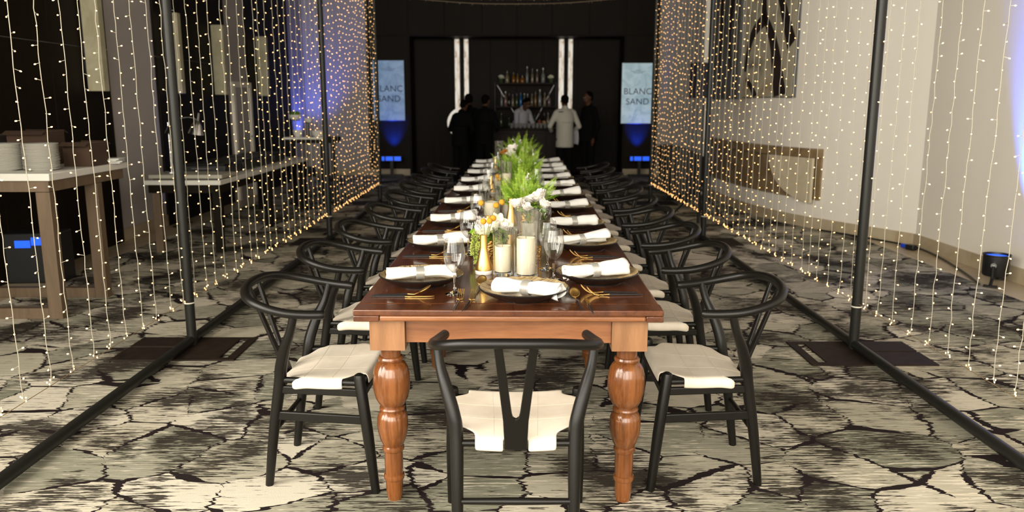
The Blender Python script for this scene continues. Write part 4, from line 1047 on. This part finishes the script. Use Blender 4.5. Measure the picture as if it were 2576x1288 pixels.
# buffet
c2 = thing('buffet_table', 'long white-topped buffet table beyond the left light curtain', 'table', (-3.2, 7.75, 0))
MB().bx(-.38, .36, 0, 3.45, .68, .725).build('table_top', 'slab_white', c2, bevel=.004)
MB().bx(-.36, .34, .03, 3.42, .60, .678).build('top_frame', 'dark_wood', c2)
for x in (-.34, .25):
    for y in (.05, 1.7, 3.3): MB().bx(x, x + .075, y, y + .075, 0, .598).build('leg', 'oak_leg' if y < .1 and x < 0 else 'dark_wood', c2, bevel=.003)
tr_ = thing('stone_tray', 'pale stone serving slab on the near end of the buffet table', 'tray', (-3.2, 7.98, .726))
MB().bx(-.36, .36, -.18, .22, 0.012, .05).build('slab', 'tray_stone', tr_, bevel=.004)
MB().bx(-.33, -.29, -.15, .19, 0, .011).bx(.29, .33, -.15, .19, 0, .011).build('feet', 'black_plastic', tr_)
for k in range(4):
    ch = thing('warming_tray', 'black rectangular warming tray on the buffet table, %s from the front' % ORD[k], 'tray', (-3.22, 8.55 + .58 * k, .726), 0, 'warming trays')
    MB().bx(-.24, .24, -.25, .25, .02, .10).build('tray_body', 'black_plastic', ch, bevel=.008)
    MB().bx(-.22, .22, -.23, .23, .101, .115).build('tray_lid', 'black_metal', ch, bevel=.004)
    MB().tube([(.1, -.252, .07), (.1, -.28, .07), (-.1, -.28, .07), (-.1, -.252, .07)], .006, 6).build('handle', 'chrome', ch)
    for x in (-.2, .2):
        MB().bx(x - .02, x + .02, -.2, .2, 0, .019).build('foot', 'black_plastic', ch)
hl = thing('heat_lamp', 'chrome twin-shade heat lamp on the buffet table', 'lamp', (-3.42, 8.02, .777))
MB().lathe([(0, 0), (.07, 0), (.07, .012), (.02, .02), (0, .02)], 20).build('lamp_base', 'chrome', hl)
MB().tube([(0, 0, .02), (0, 0, .50)], .010, 10).build('lamp_pole', 'chrome', hl)
MB().tube(smooth_pts([(0, 0, .48), (.08, 0, .53), (.22, 0, .55), (.30, 0, .52)], 5), .006, 8).tube([(.30, 0, .50), (.315, 0, .59)], .012, 8).build('lamp_arm', 'chrome', hl)
for dx in (.29, .06):
    MB().lathe([(.018, .13), (.03, .12), (.045, .09), (.075, .0), (.072, .0), (.042, .088), (.02, .115)], 24, (0, 0, 0), close=True).build('lamp_shade', 'chrome', hl).matrix_local = Matrix.Translation((dx - .02, 0, .385)) @ Matrix.Rotation(.18, 4, 'Y')
MB().tube([(0, 0, .47), (.05, 0, .50)], .006, 8).build('short_arm', 'chrome', hl)
# white-topped tall table with planters
c3 = thing('planter_table', 'tall narrow white-topped table with planters at the end of the buffet', 'table', (-2.80, 11.40, -.06))
MB().bx(-.43, .14, -.06, .30, 1.02, 1.05).build('table_top', 'slab_white', c3, bevel=.004)
MB().bx(.142, .30, -.02, .34, .99, 1.05).build('side_shelf', 'dark_wood', c3, bevel=.004)
MB().bx(-.38, .29, .0, .28, .965, .988).bx(-.38, .12, .0, .28, .989, 1.018).build('top_frame', 'dark_wood', c3)
for x in (-.36, .07, .22): MB().bx(x, x + .06, .02, .08, .061, .964).build('leg', 'dark_wood', c3)
def bowl(x, y, z, r, h, lab, plant=False, name='white_bowl', mat='white_ceramic'):
    o = thing(name, lab, 'bowl', (x, y, z), 0, 'white bowls and planters')
    MB().lathe([(0, 0), (r * .5, 0), (r * .82, h * .35), (r, h), (r - .006, h), (r * .78, h * .4), (r * .45, .012), (0, .012)], 28, close=True).build('bowl_wall', mat, o)
    if plant:
        mb = MB()
        for k in range(60):
            a = random.uniform(0, 6.3); q = random.uniform(0, r * .8); p = Vector((q * math.cos(a), q * math.sin(a), h * .8)); d = Vector((math.cos(a) * .6, math.sin(a) * .6, 1)).normalized() * random.uniform(.04, .09); sd_ = Vector((-math.sin(a), math.cos(a), 0)) * .012
            mb.add([p, p + d * .5 + sd_, p + d, p + d * .5 - sd_], [(0, 1, 2, 3)])
        tag(mb.build('foliage', 'fern_green', o, angle=180), None, None, kind='stuff')
bowl(-3.06, 11.5, .991, .07, .095, 'small white cup planter on the tall white-topped table', name='white_planter')
bowl(-2.77, 11.5, .991, .10, .085, 'wide white bowl on the tall table beside the middle left pole')
st = thing('riser_stand', 'thin black riser stand on the tall table', 'stand', (-3.12, 11.63, .991))
MB().lathe([(0, 0), (.05, 0), (.05, .006), (0, .006)], 16).build('riser_foot', 'black_metal', st); MB().tube([(0, 0, .006), (0, 0, .225)], .008, 8).build('riser_rod', 'black_metal', st); MB().lathe([(0, .226), (.07, .226), (.07, .234), (0, .234)], 20).build('riser_plate', 'black_metal', st)
bowl(-3.12, 11.63, 1.226, .095, .075, 'white planter bowl with green leaves on the riser stand', True, 'white_planter')
st = thing('riser_stand', 'short black riser stand right of the leafy planter', 'stand', (-2.93, 11.63, .991))
MB().lathe([(0, 0), (.05, 0), (.05, .006), (0, .006)], 16).build('riser_foot', 'black_metal', st); MB().tube([(0, 0, .006), (0, 0, .19)], .008, 8).build('riser_rod', 'black_metal', st); MB().lathe([(0, .191), (.05, .191), (.05, .199), (0, .199)], 20).build('riser_plate', 'black_metal', st)
bowl(-2.93, 11.63, 1.191, .065, .06, 'small white bowl on the short riser stand', False)
# wall sconces of pale onyx on the dark panels
for k, y_ in enumerate((8.0, 9.87, 11.38, 13.33)):
    o = thing('wall_sconce', 'tall pale onyx wall lamp, %s from the front on the dark left wall' % ORD[k], 'sconce', (-4.164, y_, 0), 0, 'onyx wall sconces')
    MB().bx(.0, .022, -.04, .04, 1.75, 2.35).build('back_plate', 'black_metal', o)
    MB().bx(.023, .185, -.05, .05, 1.58, 2.52).build('onyx_body', 'pale_onyx', o, bevel=.004)
parcan(-4.02, 9.62, 1.57, 'black stage uplight with a blue lens by the left wall behind the buffet', .9)
spot('uplight_beam', (-4.02, 9.62, .30), (-4.06, 9.85, 1.7), 60, BLUE, 40, .9)
parcan(-3.95, 15.6, 0, 'black stage uplight with a blue lens at the far left corner')
spot('uplight_beam', (-3.85, 15.6, .30), (-4.15, 16.4, 3.1), 330, (0.10, 0.16, 1.0), 70, .9)
lf = thing('blue_light_box', 'small lit blue control panel on a dark box under the serving table', 'stage light', (-3.95, 6.55, 0), .1)
MB().bx(-.22, .22, -.12, .12, .0, .42).build('case', 'black_plastic', lf, bevel=.01)
MB().bx(-.13, -.01, -.128, -.121, .30, .36).bx(.0, .10, -.128, -.121, .32, .385).build('lit_display', 'blue_bar', lf)

# ================================================================== far end: screens, bar, people
def text_mesh(s, size, mat):
    cu = bpy.data.curves.new('text', 'FONT'); cu.body = s; cu.size = size; cu.align_x = 'CENTER'; cu.extrude = .001; cu.space_character = 1.03
    o = bpy.data.objects.new('text', cu); C.objects.link(o); bpy.context.view_layer.update()
    me = bpy.data.meshes.new_from_object(o.evaluated_get(bpy.context.evaluated_depsgraph_get())); bpy.data.objects.remove(o); me.materials.clear(); me.materials.append(MATS[mat]); return me
TB = text_mesh('BLANC', .175, 'screen_ink'); TS = text_mesh('SAND', .175, 'screen_ink'); TL = text_mesh('·BLANC·', .05, 'screen_ink_soft')
def tv(xc, z0, z1, wd, mat, lab):
    o = thing('display_screen', lab, 'screen', (xc, 16.40, 0), 0, 'portrait display screens')
    MB().bx(-wd / 2 - .015, wd / 2 + .015, .0, .06, z0 - .015, z1 + .015).build('bezel', 'black_plastic', o, bevel=.006)
    s_ = MB().bx(-wd / 2, wd / 2, -.004, -.0005, z0, z1).build('lit_panel', mat, o, smooth=False)
    h = z1 - z0
    for me, nm, z in ((TB, 'lettering', z0 + h * .485), (TS, 'lettering', z0 + h * .315)):
        t_ = inst(me, nm, o, (0, -.006, z), (PI / 2, 0, 0))
    mb = MB()
    for k, q in enumerate((.05, .14, .10)): mb.bx(-q, q, -.0065, -.005, z1 - .14 - .028 * k, z1 - .132 - .028 * k)
    mb.build('small_print', 'screen_ink_soft', o)
    MB().tube([(-.02, -.0055, z0 + .30), (-.05, -.0055, z0 + .22), (-.07, -.0055, z0 + .16), (-.10, -.0055, z0 + .05)], [.001, .004, .002, .003], 5).build('marble_vein', 'screen_ink_soft', o)
    return o
tv(-2.485, 1.12, 2.30, .625, 'screen_blue', 'tall blue-tinted display reading BLANC SAND, left of the bar')
tv(2.535, 1.06, 2.25, .645, 'screen_white', 'tall white marble display reading BLANC SAND, right of the bar')
for x, sd in ((-2.42, 'left'), (2.56, 'right')):
    o = thing('led_bar', 'blue lit bar light standing below the %s display screen' % sd, 'stage light', (x, 16.1, 0), 0, 'blue bar lights')
    MB().bx(-.22, .22, -.06, .06, .0, .05).bx(-.03, .03, -.03, .03, .051, .32).build('stand', 'black_metal', o)
    MB().bx(-.20, .20, -.05, .05, .321, .42).build('housing', 'black_plastic', o)
    for a, b in ((-.19, -.14), (-.11, .03), (.06, .19)): MB().bx(a, b, -.056, -.051, .33, .41).build('lit_cell', 'blue_bar', o)
    spot('bar_beam', (x, 16.25, .43), (x, 16.5, 1.0), 420, (0.005, 0.045, 1.0), 58, .9)
# bright strips in the bar wall, glow put into the face colour
for k, (xa, xb) in enumerate(((1147, 1158.5), (1170, 1180.5), (1404, 1416), (1427, 1437.5))):
    xa = (xa - 1288) / 2003 * 17.0; xb = (xb - 1288) / 2003 * 17.0
    o = thing('bright_strip', 'bright vertical strip in the dark bar wall, %s from the left' % ORD[k], 'wall strip', ((xa + xb) / 2, 17.16, 0), 0, 'bright strips'); hwid = (xb - xa) / 2
    MB().bx(-hwid - .01, hwid + .01, .0, .035, 1.08, 2.775).build('channel', 'black_metal', o)
    MB().bx(-hwid, hwid, -.02, -.001, 1.09, 2.77).build('glow_face', 'glow_strip', o)
o = thing('pale_ring', 'pale curved ring behind the dark-clothed group at the bar', 'wall strip', (-.95, 15.5, 1.09))  # a pale crescent built out as a ring, glow and stand added
M = MB(); Pn = []
for i in range(33):
    a = 2 * PI * i / 32; Pn.append((.265 * math.cos(a), 0, .265 * math.sin(a)))
M.tube(Pn, .030, 8, caps=False, flat=1.0, up=(0, 1, 0)).build('ring', 'glow_strip', o)
MB().tube([(0, .03, -.28), (0, .03, -1.06)], .02, 8).lathe([(0, -1.088), (.16, -1.088), (.16, -1.07), (0, -1.07)], 20, (0, .03, 0)).build('ring_stand', 'black_metal', o)
# bar counter and back shelf
bc = thing('bar_counter', 'dark wooden bar counter at the far end', 'bar', (.30, 15.3, 0))
MB().bx(-.72, .72, .06, .55, .0, .955).build('bar_front', 'bar_wood', bc, bevel=.005)
for k in range(4): MB().bx(-.70 + .355 * k, -.70 + .355 * k + .335, .045, .058, .12, .90).build('front_panel', 'bar_wood', bc, bevel=.004)
MB().bx(-.76, .76, .0, .60, .957, .992).build('counter_top', 'dark_wood', bc, bevel=.005)
SHY = 16.92
sh = thing('back_bar_shelf', 'black open bottle shelf with diagonal chrome braces behind the bar', 'shelf', (.285, SHY, 0))
for z in (.97, 1.40, 1.875): MB().bx(-.62, .62, -.14, .14, z - .03, z).build('shelf_board', 'bar_wood', sh, bevel=.003)
for s_ in (-1, 1): MB().tube([(s_ * .635, -.12, 0), (s_ * .635, -.12, 1.88)], .010, 8).tube([(s_ * .635, .12, 0), (s_ * .635, .12, 1.88)], .010, 8).build('shelf_post', 'black_metal', sh)
MB().tube([(-.60, .155, 1.84), (.05, .155, .80)], .010, 8).build('diagonal_brace', 'brace_metal', sh); MB().tube([(.60, .155, 1.84), (.05, .155, .80)], .010, 8).build('diagonal_brace', 'brace_metal', sh)
def bottle(px, z, h, r, col, lab, label=None, y=SHY, neck=.4):
    x = (px - 1288) / 2003 * (y * .982 + (HC - z) * .1888)
    o = thing('bottle', lab, 'bottle', (x, y, z + .0005), 0, 'bottles behind the bar')
    hb = h * (1 - neck)
    MB().lathe([(0, 0), (r * .95, 0), (r, .006), (r, hb * .8), (r * .75, hb * .97), (r * .36, hb * 1.15), (r * .33, h * .9), (r * .33, h * .90), (0, h * .9)], 16, close=True).build('bottle_body', 'bottle_' + col, o)
    MB().lathe([(0, h * .902), (r * .40, h * .902), (r * .40, h), (0, h)], 12).build('cap', 'bottle_dark' if col not in ('clear', 'pink') else 'ring_silver', o)
    if label: MB().lathe([(r * 1.01, hb * .2), (r * 1.03, hb * .2), (r * 1.03, hb * .7), (r * 1.01, hb * .7), (r * 1.01, hb * .2)], 16, close=True).build('paper_label', label, o)
top_ = [(1276, .24, .045, 'cream'), (1292, .21, .035, 'amber'), (1302, .19, .028, 'gold'), (1314, .15, .05, 'amber'), (1326, .33, .03, 'clear'), (1339, .29, .028, 'cream'), (1351, .27, .028, 'pink'), (1366, .30, .04, 'clear')]
mid = [(1262, .28, .025, 'clear'), (1272, .30, .036, 'pink'), (1281, .26, .026, 'dark'), (1290, .24, .030, 'cream'), (1300, .26, .028, 'green'), (1310, .28, .026, 'blue'), (1319, .26, .026, 'clear'), (1327, .25, .024, 'clear'), (1338, .26, .030, 'cream'), (1347, .30, .026, 'gold'), (1358, .34, .036, 'clear'), (1370, .28, .032, 'cream'), (1381, .28, .036, 'mauve')]
low = [(1261, .30, .036, 'green', None), (1281, .20, .030, 'green', None), (1345, .27, .032, 'green', None), (1357, .33, .036, 'dark', 'bottle_label_red'), (1369, .30, .038, 'dark', 'bottle_label_cream'), (1378.5, .31, .034, 'cream', None)]
CN = {'clear': 'clear glass', 'pink': 'pinkish', 'amber': 'amber', 'green': 'green', 'blue': 'bright blue', 'gold': 'golden', 'cream': 'cream coloured', 'dark': 'dark', 'mauve': 'mauve'}
for k, b in enumerate(top_): bottle(b[0], 1.875, b[1], b[2], b[3], '%s bottle on the top bar shelf, %s from the left' % (CN[b[3]], ORD[k]))
for k, b in enumerate(mid): bottle(b[0], 1.40, b[1], b[2], b[3], '%s bottle on the middle bar shelf, %s from the left' % (CN[b[3]], ORD[k]))
for k, b in enumerate(low): bottle(b[0], .97, b[1], b[2], b[3], '%s bottle on the lowest bar shelf, %s from the left' % (CN[b[3]], ORD[k]), b[4])
for px, lab in ((1261, 'round pale flower bunch in a pot at the left of the top bar shelf'), (1385, 'pale flower bunch in a square pot at the right of the top bar shelf')):
    x = (px - 1288) / 2003 * 16.6; o = thing('flower_bunch', lab, 'flowers', (x, SHY, 1.8755))
    MB().lathe([(0, 0), (.035, 0), (.045, .09), (0, .085)], 14).build('pot', 'bottle_green', o)
    mb = MB()
    for k in range(40):
        d = Vector((random.gauss(0, 1), random.gauss(0, 1), abs(random.gauss(0, 1)))).normalized() * .055; mb.ell(Vector((0, 0, .10)) + d, (.014, .014, .012), 6, 4)
    tag(mb.build('blossoms', 'petal_green_white', o), None, None, kind='stuff')
gm = MB().lathe([(0, 0), (.026, 0), (.032, .09), (.030, .09), (.025, .008), (0, .008)], 16, close=True).mesh('tumbler', 'bottle_clear')
for k, px in enumerate((1287, 1298.5, 1309.5, 1320, 1331, 1341.5, 1352, 1361, 1371, 1380)):
    x = (px - 1288) / 2003 * 15.35; o = inst(gm, 'tumbler', None, (x, 15.5, .9925)); tag(o, 'clear tumbler upside along the bar counter, %s from the left' % ORD[k], 'glass', 'tumblers on the bar')

# ---- people
def capsule(mb, a, b, ra, rb, n=12):
    a = Vector(a); b = Vector(b); d = b - a; L = d.length; u = d.normalized()
    pts = []; rs = []
    for k in range(5):
        q = PI / 2 * k / 4; pts.append(a - u * ra * math.cos(q)); rs.append(max(.0005, ra * math.sin(q)))
    for k in range(5):
        q = PI / 2 * k / 4; pts.append(b + u * rb * math.sin(q)); rs.append(max(.0005, rb * math.cos(q)))
    mb.tube(pts, rs, n)
def remesh(mb, name, mat, parent, vox):
    o = mb.build(name, mat, parent, angle=180); r = o.modifiers.new('remesh', 'REMESH'); r.mode = 'VOXEL'; r.voxel_size = vox; r.use_smooth_shade = True
    s = o.modifiers.new('smooth', 'SMOOTH'); s.iterations = 4; s.factor = .5; return o
def person(lab, loc, rz, h, top_mat, leg_mat, arms, lean=.0, headdown=.0, hem=.80, headturn=0.0, vest=None):
    o = thing('person', lab, 'person', loc, rz, 'people at the bar'); s = h / 1.72; o.scale = (s, s, s)
    def LN(p):  # lean the upper body forward about the hips
        p = Vector(p)
        if p.z > .95: 
            q = p - Vector((0, 0, .95)); q = Matrix.Rotation(-lean, 3, 'X') @ q; p = q + Vector((0, 0, .95))
        return p
    nk = LN((0, 0, 1.46)); hd = nk + Matrix.Rotation(-lean * .6 - headdown, 3, 'X') @ Vector((0, .03, .145))
    HM = Matrix.Rotation(headturn, 3, 'Z') @ Matrix.Rotation(-lean * .6 - headdown, 3, 'X')
    b = MB()
    b.ell(LN((0, 0, 1.26)), (.150, .10, .20), 16, 10); b.ell(LN((0, 0, 1.05)), (.135, .095, .17), 16, 10); b.ell((0, 0, .92), (.150, .11, .12), 16, 10)
    capsule(b, LN((0, 0, 1.40)), hd, .058, .055)
    b.ell(hd + HM @ Vector((0, -.005, .04)), (.074, .092, .085), 16, 12); b.ell(hd + HM @ Vector((0, .022, -.035)), (.056, .066, .070), 14, 10)
    b.ell(hd + HM @ Vector((0, .096, -.008)), (.012, .018, .020), 8, 6); b.ell(hd + HM @ Vector((0, .078, -.048)), (.024, .014, .008), 8, 6)
    for sd in (-1, 1): b.ell(hd + HM @ Vector((sd * .076, .0, .0)), (.010, .020, .030), 8, 6)
    J = []
    for sd, (el, wr, hn) in zip((-1, 1), arms):
        shd = LN((sd * .175, 0, 1.385)); el = Vector(el); wr = Vector(wr); hn = Vector(hn); J.append((shd, el, wr, hn, sd))
        capsule(b, shd, el, .050, .040); capsule(b, el, wr, .040, .028)
        pd = (hn - wr).normalized(); sid = pd.cross(Vector((0, 0, 1)) if abs(pd.z) < .8 else Vector((0, 1, 0))).normalized(); nup = sid.cross(pd)
        capsule(b, wr, wr + pd * .075, .026, .030)
        for q, (off, ln) in enumerate(((-.027, .062), (-.009, .075), (.009, .070), (.027, .055))):
            f0 = wr + pd * .085 + sid * off; f1 = f0 + pd * ln * .5 - nup * .006; f2 = f1 + pd * ln * .4 - nup * .022
            capsule(b, f0, f1, .010, .009, 8); capsule(b, f1, f2, .009, .0075, 8)
        t0 = wr + pd * .03 - sid * .028; t1 = t0 + pd * .035 - sid * .022; capsule(b, t0, t1, .012, .010, 8); capsule(b, t1, t1 + pd * .03, .010, .008, 8)
    for sd in (-1, 1):
        capsule(b, (sd * .085, 0, .88), (sd * .095, .01, .48), .080, .055); capsule(b, (sd * .095, .01, .48), (sd * .10, -.02, .09), .054, .036)
        capsule(b, (sd * .10, -.02, .05), (sd * .11, .13, .035), .036, .030)
    remesh(b, 'body', 'skin', o, .009)
    c = MB()
    c.ell(LN((0, -.01, 1.28)), (.185, .130, .21), 18, 12); c.ell(LN((0, 0, 1.06)), (.165, .122, .20), 18, 10)
    c.lathe([(.176, hem), (.176, hem + .08), (.170, .95), (.168, 1.10), (.168, 1.2), (0, 1.2)], 24); 
    for shd, el, wr, hn, sd in J:
        capsule(c, shd, el, .060, .050); capsule(c, el, el.lerp(wr, .92), .050, .038)
    capsule(c, LN((-.13, 0, 1.40)), LN((.13, 0, 1.40)), .07, .07); capsule(c, LN((0, 0, 1.42)), LN((0, .0, 1.475)), .072, .066)
    remesh(c, 'jacket', top_mat, o, .012)
    p = MB(); p.ell((0, 0, .92), (.158, .118, .13), 16, 10)
    for sd in (-1, 1):
        capsule(p, (sd * .085, 0, .88), (sd * .095, .01, .48), .092, .074); capsule(p, (sd * .095, .01, .48), (sd * .10, -.015, .10), .074, .062)
    remesh(p, 'trousers', leg_mat, o, .012)
    sh_ = MB()
    for sd in (-1, 1):
        capsule(sh_, (sd * .10, -.04, .045), (sd * .11, .14, .036), .044, .035)
    remesh(sh_, 'shoes', 'black_plastic', o, .012)
    hr = MB(); hr.ell(hd + HM @ Vector((0, -.018, .058)), (.082, .090, .078), 16, 10); hr.ell(hd + HM @ Vector((0, -.055, .01)), (.070, .050, .065), 14, 8)
    remesh(hr, 'hair', 'hair_black', o, .010)
    for sd in (-1, 1): MB().ell(hd + HM @ Vector((sd * .030, .082, .012)), (.010, .006, .006), 8, 6).build('eye', 'eye_white', o)
    return o, J
UPA = lambda: (((-.27, .04, 1.12), (-.14, .26, 1.05), (-.08, .34, 1.05)), ((.27, .04, 1.12), (.14, .26, 1.05), (.08, .34, 1.05)))
DOWN = (((-.26, -.03, 1.10), (-.25, .06, .86), (-.25, .09, .78)), ((.26, -.03, 1.10), (.25, .06, .86), (.25, .09, .78)))
person('person in a dark suit, head showing above the group left of the bar', (-.80, 15.1, 0), .5, 1.62, 'suit_black', 'suit_black', DOWN)
person('person in dark clothes leaning, leftmost of the group by the pale ring', (-.93, 14.45, 0), -.5, 1.53, 'suit_black', 'suit_black', UPA(), lean=.18, headdown=.15)
person('person in dark clothes with back to us, rightmost of the left group', (-.50, 14.45, 0), -.45, 1.60, 'suit_black', 'suit_black', UPA(), lean=.08)
o, J = person('waiter in a long white jacket and black trousers, back turned, at the bar', (.965, 14.75, 0), .25, 1.60, 'jacket_white', 'suit_black', (((-.30, .02, 1.13), (-.20, .25, 1.02), (-.14, .33, 1.02)), ((.30, .0, 1.12), (.25, .22, 1.03), (.20, .30, 1.03))), hem=.72)
MB().bx(-.16, -.03, -.10, -.085, 1.40, 1.415).build('collar_trim', 'suit_black', o)
person('bartender in a white shirt bending his head behind the bar', (.17, 16.2, 0), PI + .75, 1.60, 'shirt_white', 'suit_black', (((-.25, .14, 1.10), (-.14, .30, 1.04), (-.09, .37, 1.03)), ((.25, .14, 1.10), (.14, .30, 1.04), (.09, .37, 1.03))), lean=.16, headdown=.5, hem=.85)
person('person in dark clothes facing left at the right end of the bar', (1.42, 14.9, 0), PI / 2 + .5, 1.66, 'suit_black', 'suit_black', DOWN)

# towel over the waiter's forearm
tw = thing('hand_towel', 'small pale towel hanging from the right forearm of the white-jacketed waiter', 'towel', (1.165, 14.90, 0))
vs = []; fs = []
for i in range(9):
    for j in range(8):
        u = i / 8; v = j / 7; vs.append((-.055 + .11 * u + .01 * math.sin(v * 3), .02 * math.sin(u * 9 + v) - .02, .97 - .24 * v - .02 * u * v))
for i in range(8):
    for j in range(7): a = i * 8 + j; fs.append((a, a + 1, a + 9, a + 8))
o = MB().add(vs, fs).build('towel_cloth', 'shirt_white', tw, angle=180); q = o.modifiers.new('t', 'SOLIDIFY'); q.thickness = .004
